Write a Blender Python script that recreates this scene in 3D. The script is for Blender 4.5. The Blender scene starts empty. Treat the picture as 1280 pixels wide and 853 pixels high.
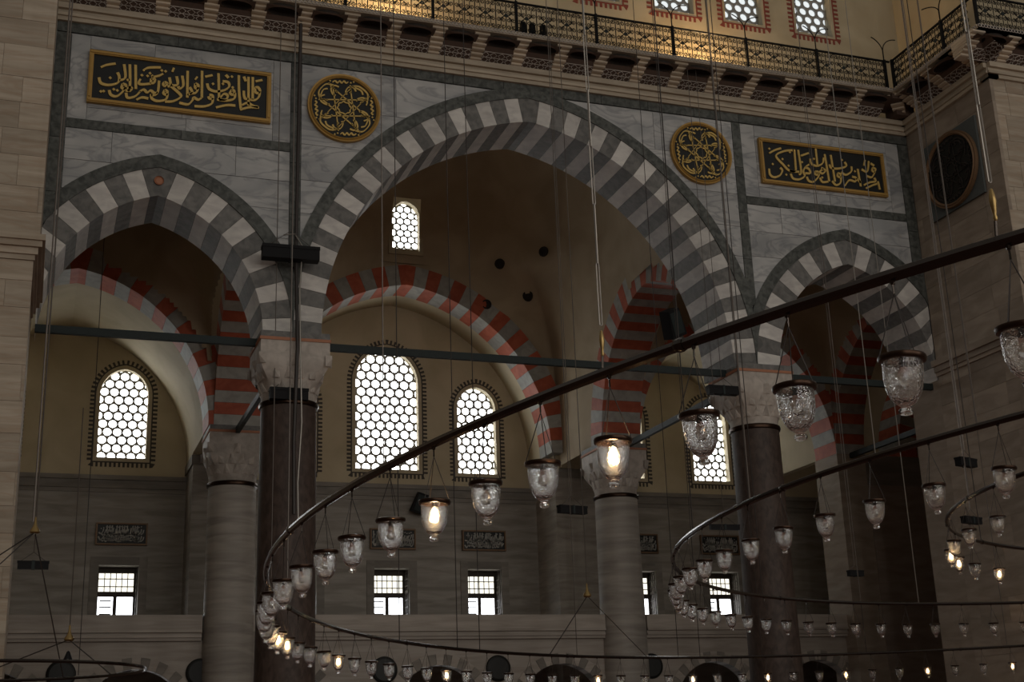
import bpy, bmesh, math, random
from mathutils import Vector, Matrix
random.seed(7)
scene = bpy.context.scene
COL = scene.collection
PI = math.pi

# ------------------------------------------------------------------ camera
cam_data = bpy.data.cameras.new('camera')
cam = bpy.data.objects.new('camera', cam_data)
COL.objects.link(cam)
CAM = Vector((-13.2379, -34.0792, 1.70))
RX = Vector((0.942555, -0.332278, -0.034361))
UP = Vector((-0.066435, -0.287263, 0.955545))
FW = Vector((0.327378, 0.898371, 0.292836))
FPX = 1666.22
m = Matrix((RX, UP, -FW)).transposed().to_4x4()
m.translation = CAM
cam.matrix_world = m
cam_data.sensor_width = 36.0
cam_data.lens = FPX / 1280 * 36.0
cam_data.clip_end = 300
scene.camera = cam

# ------------------------------------------------------------------ world, light, exposure
world = bpy.data.worlds.new('hall_light')
scene.world = world
world.use_nodes = True
wbg = world.node_tree.nodes['Background']
wbg.inputs[0].default_value = (1.0, 0.93, 0.84, 1)
wbg.inputs[1].default_value = 0.19
scene.view_settings.view_transform = 'Standard'
scene.view_settings.look = 'None'
scene.view_settings.exposure = 0.12
scene.view_settings.gamma = 1.0
scene.view_settings.use_curve_mapping = False
def area(name, loc, target, sx, sy, power, col):
    l = bpy.data.lights.new(name, 'AREA'); l.shape = 'RECTANGLE'; l.size = sx; l.size_y = sy
    l.energy = power; l.color = col
    o = bpy.data.objects.new(name, l); COL.objects.link(o); o.location = loc
    o.rotation_euler = (Vector(target) - Vector(loc)).to_track_quat('-Z', 'Y').to_euler()
    return o
# added area lights standing in for unseen hall windows behind the photographer
for i in range(9):
    for z, hgt in ((9, 4.5), (17, 4.0), (24, 3.0)):
        area('window_bank_daylight', (-20 + 7.6*i, -66 + 0.1*(i - 3)**2, z), (-6 + i, 0, 10), 2.0, hgt, 250, (1.0, 0.95, 0.87))

# ------------------------------------------------------------------ materials
def new_mat(name):
    mt = bpy.data.materials.new(name); mt.use_nodes = True
    nt = mt.node_tree
    return mt, nt, nt.nodes['Principled BSDF']
def lnk(nt, a, b): nt.links.new(a, b)
def stone(name, c1, c2, scale=(1, 1, 1), nscale=2.0, rough=0.5, detail=6, contrast=(0.35, 0.65), vein=None, bump=0.0, spec=0.3):
    """two-tone stone; scale stretches the grain, vein adds a thin third colour"""
    mt, nt, b = new_mat(name)
    geo = nt.nodes.new('ShaderNodeNewGeometry')
    mp = nt.nodes.new('ShaderNodeMapping'); mp.inputs['Scale'].default_value = scale
    lnk(nt, geo.outputs['Position'], mp.inputs[0])
    oi = nt.nodes.new('ShaderNodeObjectInfo')
    add = nt.nodes.new('ShaderNodeVectorMath'); add.operation = 'MULTIPLY_ADD'
    add.inputs[1].default_value = (7.3, 3.1, 5.7)
    lnk(nt, oi.outputs['Random'], add.inputs[0]); lnk(nt, mp.outputs[0], add.inputs[2])
    nz = nt.nodes.new('ShaderNodeTexNoise'); nz.inputs['Scale'].default_value = nscale
    nz.inputs['Detail'].default_value = detail; nz.inputs['Distortion'].default_value = 0.6
    lnk(nt, add.outputs[0], nz.inputs['Vector'])
    rp = nt.nodes.new('ShaderNodeValToRGB')
    rp.color_ramp.elements[0].position = contrast[0]; rp.color_ramp.elements[0].color = (*c1, 1)
    rp.color_ramp.elements[1].position = contrast[1]; rp.color_ramp.elements[1].color = (*c2, 1)
    lnk(nt, nz.outputs['Fac'], rp.inputs[0])
    out = rp.outputs[0]
    if vein:
        col, amount, vs = vein
        n2 = nt.nodes.new('ShaderNodeTexNoise'); n2.inputs['Scale'].default_value = vs
        n2.inputs['Detail'].default_value = 4; n2.inputs['Distortion'].default_value = 2.2
        lnk(nt, add.outputs[0], n2.inputs['Vector'])
        r2 = nt.nodes.new('ShaderNodeValToRGB')
        e = r2.color_ramp.elements
        e[0].position = 0.44; e[0].color = (0, 0, 0, 1); e[1].position = 0.5; e[1].color = (amount,) * 3 + (1,)
        x = e.new(0.56); x.color = (0, 0, 0, 1)
        lnk(nt, n2.outputs['Fac'], r2.inputs[0])
        mx = nt.nodes.new('ShaderNodeMix'); mx.data_type = 'RGBA'
        lnk(nt, r2.outputs[0], mx.inputs['Factor']); lnk(nt, out, mx.inputs['A']); mx.inputs['B'].default_value = (*col, 1)
        out = mx.outputs['Result']
    # a little tone difference from stone to stone
    hs = nt.nodes.new('ShaderNodeHueSaturation')
    mr = nt.nodes.new('ShaderNodeMapRange'); mr.inputs['To Min'].default_value = 0.86; mr.inputs['To Max'].default_value = 1.12
    lnk(nt, oi.outputs['Random'], mr.inputs['Value']); lnk(nt, mr.outputs[0], hs.inputs['Value'])
    lnk(nt, out, hs.inputs['Color']); lnk(nt, hs.outputs[0], b.inputs['Base Color'])
    b.inputs['Roughness'].default_value = rough
    b.inputs['Specular IOR Level'].default_value = spec
    if bump:
        bp = nt.nodes.new('ShaderNodeBump'); bp.inputs['Strength'].default_value = bump; bp.inputs['Distance'].default_value = 0.02
        lnk(nt, nz.outputs['Fac'], bp.inputs['Height']); lnk(nt, bp.outputs[0], b.inputs['Normal'])
    return mt
def plain(name, col, rough=0.5, metal=0.0, spec=0.4):
    mt, nt, b = new_mat(name)
    nz = nt.nodes.new('ShaderNodeTexNoise'); nz.inputs['Scale'].default_value = 9
    g = nt.nodes.new('ShaderNodeNewGeometry'); lnk(nt, g.outputs['Position'], nz.inputs['Vector'])
    rp = nt.nodes.new('ShaderNodeValToRGB')
    rp.color_ramp.elements[0].color = tuple(c * 0.85 for c in col) + (1,)
    rp.color_ramp.elements[1].color = tuple(min(1, c * 1.12) for c in col) + (1,)
    lnk(nt, nz.outputs['Fac'], rp.inputs[0]); lnk(nt, rp.outputs[0], b.inputs['Base Color'])
    b.inputs['Roughness'].default_value = rough; b.inputs['Metallic'].default_value = metal
    b.inputs['Specular IOR Level'].default_value = spec
    return mt
def emit(name, col, strength):
    mt, nt, b = new_mat(name)
    b.inputs['Base Color'].default_value = (*col, 1)
    b.inputs['Emission Color'].default_value = (*col, 1); b.inputs['Emission Strength'].default_value = strength
    return mt
MT = {}
MT['facade'] = stone('grey_veined_marble', (0.33, 0.34, 0.345), (0.5, 0.5, 0.49), (0.5, 0.5, 1.3), 1.1, 0.45, vein=((0.2, 0.21, 0.225), 0.6, 0.8))
MT['serp'] = stone('dark_green_serpentine', (0.05, 0.055, 0.05), (0.125, 0.132, 0.122), (1, 1, 1), 6, 0.45)
MT['vwhite'] = stone('pale_voussoir_marble', (0.5, 0.48, 0.46), (0.66, 0.64, 0.6), (1, 1, 2), 2.2, 0.5)
MT['vgrey'] = stone('grey_voussoir_stone', (0.12, 0.12, 0.115), (0.2, 0.195, 0.185), (1, 1, 1), 5, 0.55)
MT['vred'] = stone('red_painted_voussoir', (0.36, 0.078, 0.04), (0.46, 0.115, 0.06), (1, 1, 1), 3, 0.6)
MT['vpale'] = stone('pale_grey_voussoir', (0.3, 0.295, 0.27), (0.4, 0.39, 0.36), (1, 1, 1), 3, 0.6)
MT['cream'] = stone('cream_plaster', (0.43, 0.36, 0.24), (0.52, 0.445, 0.31), (1, 1, 1), 0.6, 0.8)
MT['dome'] = stone('ochre_dome_plaster', (0.38, 0.3, 0.2), (0.47, 0.38, 0.265), (1, 1, 1), 0.6, 0.8)  # same cream plaster, darker copy with the domes' shade put into its colour
MT['pier'] = stone('warm_limestone', (0.35, 0.29, 0.22), (0.48, 0.415, 0.33), (0.35, 0.35, 3.0), 1.7, 0.7, bump=0.15, vein=((0.36, 0.25, 0.17), 0.4, 0.6))
MT['pierdark'] = stone('brown_limestone', (0.28, 0.23, 0.18), (0.39, 0.325, 0.26), (0.5, 0.5, 2.0), 1.6, 0.7, bump=0.1)  # darker copy of the pier limestone; side shade put into its colour
MT['outer'] = stone('grey_brown_wall_marble', (0.26, 0.235, 0.2), (0.4, 0.365, 0.32), (0.4, 0.4, 2.6), 1.5, 0.5)
MT['string'] = stone('grey_string_course', (0.2, 0.18, 0.155), (0.27, 0.245, 0.215), (0.4, 0.4, 2), 2, 0.6)
MT['pillar'] = stone('dark_brown_pillar_stone', (0.25, 0.2, 0.165), (0.34, 0.28, 0.235), (0.5, 0.5, 2.0), 1.6, 0.7)
MT['rimbrown'] = plain('brown_gilt_rim', (0.2, 0.12, 0.065), 0.5, 0.2)
MT['gallery'] = stone('beige_gallery_marble', (0.36, 0.315, 0.27), (0.46, 0.41, 0.36), (0.3, 0.3, 3), 2, 0.5)
MT['porph'] = stone('dark_red_granite', (0.05, 0.035, 0.029), (0.088, 0.063, 0.052), (1, 1, 0.5), 7, 0.55, spec=0.3)
MT['proc'] = stone('banded_column_marble', (0.3, 0.275, 0.245), (0.45, 0.415, 0.37), (0.3, 0.3, 2.6), 1.5, 0.5, spec=0.3)
MT['capital'] = stone('pale_capital_marble', (0.4, 0.36, 0.32), (0.54, 0.49, 0.44), (1, 1, 1), 4, 0.6)
MT['terra'] = plain('terracotta_fillet', (0.42, 0.19, 0.11), 0.7)
MT['cornice'] = stone('beige_cornice_stone', (0.4, 0.34, 0.26), (0.52, 0.45, 0.35), (0.4, 0.4, 2), 3, 0.65)
MT['bracket'] = stone('buff_bracket_stone', (0.5, 0.42, 0.32), (0.68, 0.59, 0.47), (0.5, 0.5, 14), 1.2, 0.7)
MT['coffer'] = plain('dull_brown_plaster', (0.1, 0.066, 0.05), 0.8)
MT['soot'] = plain('black_painted_recess', (0.03, 0.024, 0.02), 0.9)  # shade of hollows and pot mouths as colour; also dark medallion lettering
MT['iron'] = plain('black_wrought_iron', (0.007, 0.007, 0.007), 0.6, 0.0, 0.12)
MT['tie'] = plain('dark_green_painted_iron', (0.022, 0.03, 0.03), 0.55, 0.0, 0.2)
MT['tube'] = plain('dark_bronze_tube', (0.055, 0.046, 0.04), 0.22, 0.9)
MT['bronze'] = plain('brown_bronze_rim', (0.04, 0.022, 0.014), 0.3, 0.85)
MT['brass'] = plain('old_brass', (0.32, 0.22, 0.09), 0.35, 0.9)
MT['gold'] = plain('gold_leaf', (0.62, 0.43, 0.13), 0.45, 0.25)
MT['goldframe'] = plain('gilded_moulding', (0.43, 0.26, 0.07), 0.5, 0.25)
MT['board'] = plain('black_board', (0.008, 0.009, 0.008), 0.5)
MT['slate'] = plain('slate_blue_panel', (0.1, 0.115, 0.115), 0.6)
MT['plaster_grille'] = plain('grey_plaster_grille', (0.3, 0.29, 0.27), 0.8)
MT['border'] = plain('painted_border_dark', (0.07, 0.06, 0.05), 0.8)
MT['redborder'] = plain('painted_border_red', (0.2, 0.045, 0.03), 0.8)
MT['wood'] = plain('dark_window_wood', (0.04, 0.028, 0.02), 0.6)
MT['black'] = plain('matt_black_metal', (0.01, 0.01, 0.011), 0.6, 0.0, 0.15)
MT['wire'] = plain('grey_steel_cable', (0.16, 0.14, 0.125), 0.45, 0.6)
MT['palewire'] = plain('pale_steel_chain', (0.3, 0.28, 0.25), 0.4, 0.6)
MT['darkwire'] = plain('dark_cable', (0.035, 0.028, 0.025), 0.5)
MT['floor'] = stone('dull_red_carpet', (0.17, 0.085, 0.06), (0.22, 0.11, 0.08), (1, 1, 1), 3, 0.9)
MT['pane'] = emit('daylit_round_pane', (0.97, 1.0, 1.0), 5.5)
MT['panelow'] = emit('daylit_window_pane', (0.93, 0.96, 1.0), 3.5)
MT['panewarm'] = emit('daylit_leaded_pane', (1.0, 0.96, 0.82), 1.3)
MT['lit'] = emit('lit_bulb', (1.0, 0.66, 0.32), 280.0)
MT['pane_high'] = emit('dull_daylit_round_pane', (0.9, 0.97, 1.0), 0.62)
def glass(name, tint, rough, sc):
    mt, nt, b = new_mat(name)
    b.inputs['Base Color'].default_value = (*tint, 1); b.inputs['Transmission Weight'].default_value = 1.0
    b.inputs['Roughness'].default_value = rough; b.inputs['IOR'].default_value = 1.62
    tc = nt.nodes.new('ShaderNodeTexCoord')
    vo = nt.nodes.new('ShaderNodeTexVoronoi'); vo.inputs['Scale'].default_value = sc
    lnk(nt, tc.outputs['Object'], vo.inputs['Vector'])
    bp = nt.nodes.new('ShaderNodeBump'); bp.inputs['Strength'].default_value = 0.45; bp.inputs['Distance'].default_value = 0.004
    lnk(nt, vo.outputs['Distance'], bp.inputs['Height']); lnk(nt, bp.outputs[0], b.inputs['Normal'])
    return mt
MT['glass'] = glass('hobnail_glass', (0.985, 0.985, 0.98), 0.0, 85)
MT['knob'] = glass('clear_glass_knob', (0.99, 0.99, 0.99), 0.0, 30)
MT['bulb_off'] = plain('grey_bulb', (0.4, 0.4, 0.39), 0.08, 0.0, 1.0)

# ------------------------------------------------------------------ helpers
def link(o, parent=None):
    COL.objects.link(o)
    if parent: o.parent = parent
    return o
def empty(name, loc=(0, 0, 0), parent=None):
    o = bpy.data.objects.new(name, None); o.empty_display_size = 0.2; o.location = loc
    return link(o, parent)
def tag(o, label=None, cat=None, group=None, kind=None):
    if label: o['label'] = label
    if cat: o['category'] = cat
    if group: o['group'] = group
    if kind: o['kind'] = kind
    return o
class MB:
    def __init__(s): s.v = []; s.f = []
    def add(s, vs, fs):
        n = len(s.v); s.v += [tuple(v) for v in vs]; s.f += [tuple(i + n for i in f) for f in fs]
    def box(s, x0, x1, y0, y1, z0, z1):
        s.add([(x0,y0,z0),(x1,y0,z0),(x1,y1,z0),(x0,y1,z0),(x0,y0,z1),(x1,y0,z1),(x1,y1,z1),(x0,y1,z1)],
              [(0,3,2,1),(4,5,6,7),(0,1,5,4),(1,2,6,5),(2,3,7,6),(3,0,4,7)])
    def prism(s, poly, mp, t0, t1):
        """poly: 2-D outline, mp(a,b,t) -> point"""
        n = len(poly)
        s.add([mp(a, b, t0) for a, b in poly] + [mp(a, b, t1) for a, b in poly],
              [tuple(range(n)), tuple(range(2*n-1, n-1, -1))] + [(i, (i+1) % n, n + (i+1) % n, n + i) for i in range(n)])
    def strip(s, low, high, mp, t0, t1):
        """solid between two polylines of equal length"""
        n = len(low)
        vs = [mp(a, b, t) for t in (t0, t1) for (a, b) in list(low) + list(high)]
        fs = []
        for i in range(n - 1):
            fs += [(i, i+1, n+i+1, n+i), (2*n+i, 3*n+i, 3*n+i+1, 2*n+i+1), (i, 2*n+i, 2*n+i+1, i+1), (n+i, n+i+1, 3*n+i+1, 3*n+i)]
        fs += [(0, n, 3*n, 2*n), (n-1, 3*n-1, 4*n-1, 2*n-1)]
        s.add(vs, fs)
    def lathe(s, prof, n=20, c=(0, 0, 0)):
        k = len(prof)
        vs = [(c[0] + r*math.cos(2*PI*j/n), c[1] + r*math.sin(2*PI*j/n), c[2] + z) for r, z in prof for j in range(n)]
        fs = [(i*n + j, i*n + (j+1) % n, (i+1)*n + (j+1) % n, (i+1)*n + j) for i in range(k-1) for j in range(n)]
        s.add(vs, fs)
    def tube(s, pts, r, n=6, closed=False):
        pts = [Vector(p) for p in pts]; k = len(pts); vs = []
        prev = None
        for i, p in enumerate(pts):
            if closed: t = pts[(i+1) % k] - pts[i-1]
            else: t = pts[min(i+1, k-1)] - pts[max(i-1, 0)]
            t.normalize()
            ref = Vector((0, 0, 1)) if abs(t.z) < 0.9 else Vector((0, 1, 0))
            if prev is not None and prev.cross(t).length > 0.1: ref = prev
            a = t.cross(ref).normalized(); b = a.cross(t).normalized(); prev = b
            for j in range(n):
                w = 2*PI*j/n; vs.append(p + r*(math.cos(w)*a + math.sin(w)*b))
        fs = []
        for i in range(k if closed else k-1):
            i2 = (i+1) % k
            fs += [(i*n + j, i*n + (j+1) % n, i2*n + (j+1) % n, i2*n + j) for j in range(n)]
        if not closed: fs += [tuple(range(n-1, -1, -1)), tuple((k-1)*n + j for j in range(n))]
        s.add(vs, fs)
    def mesh(s, name, smooth=False, weld=False):
        me = bpy.data.meshes.new(name); me.from_pydata(s.v, [], s.f)
        bm = bmesh.new(); bm.from_mesh(me)
        if weld: bmesh.ops.remove_doubles(bm, verts=bm.verts, dist=1e-6)
        bmesh.ops.recalc_face_normals(bm, faces=bm.faces); bm.to_mesh(me); bm.free()
        if smooth:
            me.polygons.foreach_set('use_smooth', [True]*len(me.polygons))
            if hasattr(me, 'set_sharp_from_angle'): me.set_sharp_from_angle(angle=math.radians(40))
        me.update()
        return me
    def build(s, name, mat, parent=None, smooth=False):
        me = s.mesh(name, smooth); me.materials.append(MT[mat])
        return link(bpy.data.objects.new(name, me), parent)
def inst(name, me, parent, loc=(0,0,0), rot=(0,0,0), sc=(1,1,1)):
    o = bpy.data.objects.new(name, me); o.location = loc; o.rotation_euler = rot; o.scale = sc
    return link(o, parent)
def fill2d(name, outlines, depth, mat, mw, parent=None):
    """flat sheet with holes: outlines in (u,v), solid of given depth, placed by matrix mw (u->x, v->y, depth->z)"""
    cu = bpy.data.curves.new(name, 'CURVE'); cu.dimensions = '2D'; cu.fill_mode = 'BOTH'; cu.extrude = depth / 2
    for ol in outlines:
        sp = cu.splines.new('POLY'); sp.points.add(len(ol) - 1); sp.use_cyclic_u = True
        for p, (u, v) in zip(sp.points, ol): p.co = (u, v, 0, 1)
    tmp = bpy.data.objects.new('tmp', cu); COL.objects.link(tmp)
    dg = bpy.context.evaluated_depsgraph_get()
    me = bpy.data.meshes.new_from_object(tmp.evaluated_get(dg)); me.name = name
    bpy.data.objects.remove(tmp); bpy.data.curves.remove(cu)
    me.transform(mw)
    if mw.determinant() < 0: me.flip_normals()
    me.materials.clear(); me.materials.append(MT[mat])
    return link(bpy.data.objects.new(name, me), parent)
def wallY(y0, y1):      # (u,v) -> (x, z), solid from y0 to y1
    return Matrix(((1,0,0,0),(0,0,1,(y0+y1)/2),(0,1,0,0),(0,0,0,1)))
mpY = lambda a, b, t: (a, t, b)          # facade plane: a = X, b = Z, t = Y
mpX = lambda a, b, t: (t, a, b)          # depth plane: a = Y, b = Z, t = X
ORD = ['first','second','third','fourth','fifth','sixth','seventh','eighth','ninth','tenth','eleventh','twelfth','thirteenth','fourteenth','fifteenth','sixteenth','seventeenth','eighteenth','nineteenth']
TENS = {2:'twent',3:'thirt',4:'fort',5:'fift',6:'sixt',7:'sevent',8:'eight',9:'ninet'}
def ordinal(n):
    if n <= 19: return ORD[n-1]
    t, u = divmod(n, 10)
    return TENS[t] + ('ieth' if u == 0 else 'y-' + ORD[u-1])

# ================================================================== STRUCTURE
# facade: front face Y = 0, columns at X = +-XC; the piers' inner faces at X = +-WP
XC, WP, ZS = 7.07, 13.6, 12.5
CY, BY = 0.5, 10.96           # Y of the front and the back column rows
YW = 16.8                      # outer wall
floor = MB(); floor.box(-56, 46, -70, 22, -0.3, 0); tag(floor.build('floor', 'floor'), kind='structure')

# the other three sides of the hall, behind and beside the photographer (open to the domes above)
b = MB(); b.box(-56, -55, -70, 2, 0, 24); tag(b.build('wall_hall_left', 'pierdark'), 'hall wall far to the left', kind='structure')
b = MB(); b.box(45, 46, -70, 2, 0, 24); tag(b.build('wall_hall_right', 'pierdark'), 'hall wall far to the right', kind='structure')
b = MB(); b.box(-56, 46, -70, -69, 0, 30); tag(b.build('wall_hall_back', 'pierdark'), 'hall wall behind the photographer', kind='structure')
b = MB(); b.box(-56, -22, 0.5, 1.5, 0, 24); tag(b.build('wall_facade_left', 'pierdark'), 'hall wall beyond the near left pier', kind='structure')
b = MB(); b.box(24, 46, 0.5, 1.5, 0, 24); tag(b.build('wall_facade_right', 'pierdark'), 'hall wall beyond the far right pier', kind='structure')
# ---- arches
class Arch:
    def __init__(s, c, a, rise, zs, d, band=0.0):
        s.c, s.a, s.zs, s.d, s.band = c, a, zs, d, band
        s.e = (rise*rise - a*a) / (2*a); s.R = a + s.e
        s.phi = math.acos(s.e / s.R)
    def top(s, x, off):
        q = abs(x - s.c) + s.e; r = s.R + off
        return s.zs + math.sqrt(r*r - q*q) if q < r else s.zs
    def pt(s, side, t, off):
        r = s.R + off
        return (s.c + side*(r*math.cos(t) - s.e), s.zs + r*math.sin(t))
    def apex(s, off):
        r = s.R + off
        return (s.c, s.zs + math.sqrt(r*r - s.e*s.e))
def build_arch(name, A, mp, t0, t1, mats, label, group, size=0.43, lo=-1e9, hi=1e9, key=0, proud=-1, halves=(1, -1)):
    root = empty(name, mp(A.c, A.zs, (t0 + t1)/2))
    tag(root, label, 'arch', group)
    L = A.R * A.phi
    n = max(3, int(round(L/size - 0.5))); step = A.phi / (n + 0.5)
    g = 0.004 / A.R
    cl = lambda p: (min(max(p[0], lo), hi), p[1])
    o = Vector(root.location)
    def put(poly, k):
        poly = [cl(p) for p in poly]
        if max(p[0] for p in poly) - min(p[0] for p in poly) < 0.02: return
        j = random.uniform(0, 0.012)
        b = MB(); b.prism(poly, lambda a, q, t: Vector(mp(a, q, t)) - o, t0 + proud*(-1)*(0.012 - j) if proud else t0, t1)
        b.build('voussoir', mats[k % 2], root)
    for side in halves:
        for i in range(n):
            ta, tb = i*step + g, (i+1)*step - g; tm = (ta + tb)/2
            put([A.pt(side, t, 0) for t in (ta, tm, tb)] + [A.pt(side, t, A.d) for t in (tb, tm, ta)], key + n - i)
    tk = n*step + g
    if len(halves) == 2:
        put([A.pt(1, tk, 0), A.apex(0), A.pt(-1, tk, 0), A.pt(-1, tk, A.d), A.apex(A.d), A.pt(1, tk, A.d)], key)
    return root
def archivolt(A, root, mp, t0, t1, lo, hi, mat):
    o = Vector(root.location); b = MB()
    for side in (1, -1):
        ts = [A.phi*i/36 for i in range(36)]
        low = [A.pt(side, t, A.d) for t in ts] + [A.apex(A.d)]
        high = [A.pt(side, t, A.d + A.band) for t in ts] + [A.apex(A.d + A.band)]
        c = lambda p: (min(max(p[0], lo), hi), p[1])
        b.strip([c(p) for p in low], [c(p) for p in high], lambda a, q, t: Vector(mp(a, q, t)) - o, t0, t1)
    return b.build('archivolt', mat, root)
A_big = Arch(0, 6.30, 7.30, ZS, 0.77, 0.34)
A_sl = Arch(-10.74, 2.86, 3.70, ZS, 0.80, 0.36)
A_sr = Arch(10.74, 2.86, 3.70, ZS, 0.80, 0.36)
G1, G2 = 'striped arches of the marble facade', 'red striped aisle arches'
r = build_arch('striped_arch', A_big, mpY, 0.0, 2.0, ('vgrey', 'vwhite'), 'largest grey and white striped pointed arch, in the middle of the marble facade', G1)
archivolt(A_big, r, mpY, -0.03, 0.1, -XC, XC, 'serp')
r = build_arch('striped_arch', A_sl, mpY, 0.0, 2.0, ('vgrey', 'vwhite'), 'small grey and white striped arch beside the near left pier', G1, lo=-WP, hi=-6.9)
archivolt(A_sl, r, mpY, -0.03, 0.1, -WP, -XC, 'serp')
em = MB(); em.lathe([(0.001, 0.0), (0.08, 0.0), (0.11, -0.02), (0.13, 0.0), (0.13, 0.03)], 14)
o = em.build('keystone_boss', 'terra', r); o.location = Vector((-10.74, -0.02, 16.62)) - r.location; o.rotation_euler = (PI/2, 0, 0)
r = build_arch('striped_arch', A_sr, mpY, 0.0, 2.0, ('vgrey', 'vwhite'), 'small grey and white striped arch beside the far right pier', G1, lo=6.9, hi=WP)
archivolt(A_sr, r, mpY, -0.03, 0.1, XC, WP, 'serp')

# ---- facade wall core and its marble slabs
ARCHES = (A_big, A_sl, A_sr)
def zext(x, off): return max(A.top(x, off(A)) if abs(x - A.c) < A.a + A.d + 0.5 else ZS for A in ARCHES)
def zlow(x, off):
    A = A_big if abs(x) <= XC else (A_sl if x < 0 else A_sr)
    return A.top(x, off(A))
core = MB()
xs = sorted(set([-WP + 0.1*i for i in range(int(2*WP/0.1) + 1)] + [-XC, XC, WP]))
core.strip([(x, max(ZS + 0.02, zlow(x, lambda A: A.d + 0.01))) for x in xs], [(x, 21.5) for x in xs], mpY, 0.06, 1.94)
facade = core.build('wall_facade', 'facade'); tag(facade, 'grey marble arcade wall carrying three striped arches', kind='structure')
def slab(x0, x1, z0, z1, mat='facade', proud=None):
    n = max(2, int((x1 - x0)/0.12)); g = 0.006
    xx = [x0 + g + (x1 - x0 - 2*g)*i/n for i in range(n + 1)]
    low = [(x, min(z1 - g, max(z0 + g, zlow(x, lambda A: A.d + A.band - 0.03)))) for x in xx]
    # keep only the stretch that stands clear of the arch
    keep = [i for i, p in enumerate(low) if p[1] < z1 - g - 0.002]
    if len(keep) < 2: return
    runs = []; cur = [keep[0]]
    for k in keep[1:]:
        if k == cur[-1] + 1: cur.append(k)
        else: runs.append(cur); cur = [k]
    runs.append(cur)
    for rr in runs:
        a, b2 = max(0, rr[0] - 1), min(n, rr[-1] + 1)
        b = MB(); pr = random.uniform(-0.004, 0.004) if proud is None else proud
        b.strip(low[a:b2+1], [(x, z1 - g) for x in xx[a:b2+1]], mpY, pr, 0.08)
        b.build('marble_slab', mat, facade)
def rows(x0, x1, zs, xs_cuts):
    for k in range(len(zs) - 1):
        cuts = xs_cuts[k % len(xs_cuts)]
        pts = [x0] + [x0 + (x1 - x0)*c for c in cuts] + [x1]
        for a, b in zip(pts, pts[1:]): slab(a, b, zs[k], zs[k+1])
for sgn in (-1, 1):
    a, b = sorted((sgn*7.23, sgn*13.2))
    rows(a, b, [12.6, 13.5, 14.4, 15.3, 16.15, 17.0, 17.9], [(0.4,), (0.25, 0.7), (0.55,), (0.3, 0.62), (0.48,), (0.2, 0.75)])
    # upper panel: a border of narrow slabs round the inscription field
    slab(a, a + 0.5, 18.18, 20.7); slab(b - 0.5, b, 18.18, 20.7)
    slab(a + 0.5, a + 3.1, 18.18, 18.55); slab(a + 3.1, b - 0.5, 18.18, 18.55)
    slab(a + 0.5, a + 2.2, 20.3, 20.7); slab(a + 2.2, b - 0.5, 20.3, 20.7)
    slab(a + 0.5, (a + b)/2, 18.55, 20.3); slab((a + b)/2, b - 0.5, 18.55, 20.3)
rows(-6.92, 6.92, [13.0, 14.0, 15.0, 16.1, 17.1, 18.2, 19.4, 20.7], [(0.2, 0.5, 0.8), (0.14, 0.5, 0.86), (0.22, 0.5, 0.78)])
def band(x0, x1, z0, z1):
    n = max(1, int(round((x1 - x0)/1.6))); k = max(1, int(round((z1 - z0)/1.5)))
    if x1 - x0 > z1 - z0:
        for i in range(n): slab(x0 + (x1-x0)*i/n, x0 + (x1-x0)*(i+1)/n, z0, z1, 'serp', -0.02 + random.uniform(-.003, .003))
    else:
        for i in range(k): slab(x0, x1, z0 + (z1-z0)*i/k, z0 + (z1-z0)*(i+1)/k, 'serp', -0.02 + random.uniform(-.003, .003))
for sgn in (-1, 1):
    a, b = sorted((sgn*7.23, sgn*13.2)); band(a, b, 17.9, 18.18)
    a, b = sorted((sgn*6.92, sgn*7.23)); band(a, b, 12.9, 20.7)
    a, b = sorted((sgn*13.2, sgn*13.59)); band(a, b, 12.9, 20.7)
band(-13.59, 13.59, 20.72, 21.02)

# ---- piers of ashlar
def ashlar(root, face, u0, u1, z0, z1, pos, mat, h=0.72, ln=1.5):
    z = z0; k = 0
    while z < z1 - 0.05:
        hh = min(h*random.uniform(0.8, 1.2), z1 - z)
        u = u0 - random.uniform(0, ln*0.7)
        while u < u1 - 0.01:
            l = ln*random.uniform(0.75, 1.3)
            a, b2 = max(u, u0), min(u + l, u1)
            if b2 - a > 0.02:
                q = MB(); pr = random.uniform(0, 0.008)
                if face == 'front': q.box(a + .004, b2 - .004, pos - 0.02 - pr, pos + 0.1, z + .004, z + hh - .004)
                else: q.box(pos - 0.02 - pr if face == 'left' else pos - 0.1, pos + 0.1 if face == 'left' else pos + 0.02 + pr, a + .004, b2 - .004, z + .004, z + hh - .004)
                q.build('ashlar_block', mat, root)
            u += l
        z += hh; k += 1
YP = -4.3
b = MB(); b.box(-22, -13.72, YP + 0.03, 1.5, 0, 30)
pl = b.build('wall_pier_left', 'pier'); tag(pl, 'near left pier of warm limestone blocks', kind='structure')
ashlar(pl, 'front', -17.2, -13.68, 0, 12.5, YP + 0.03, 'pier')
ashlar(pl, 'front', -17.2, -13.58, 13.05, 24, YP - 0.02, 'pier')
b = MB(); b.box(-17.2, -13.6, YP - 0.02, -0.05, 13.05, 30); b.build('upper_shaft', 'pier', pl)
for k, (pj, z0, z1) in enumerate(((0.06, 12.5, 12.62), (0.12, 12.62, 12.78), (0.2, 12.78, 12.92), (0.26, 12.92, 13.06))):
    b = MB(); b.box(-17.4, -13.72 + pj, YP - pj + 0.02, -0.05, z0, z1); b.build('pier_moulding', 'pier', pl)
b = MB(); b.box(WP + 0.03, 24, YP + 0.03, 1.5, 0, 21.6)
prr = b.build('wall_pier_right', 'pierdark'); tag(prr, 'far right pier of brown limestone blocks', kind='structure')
ashlar(prr, 'left', YP, -0.01, 0, 12.6, WP + 0.03, 'pierdark', 0.75, 1.6)
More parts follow.
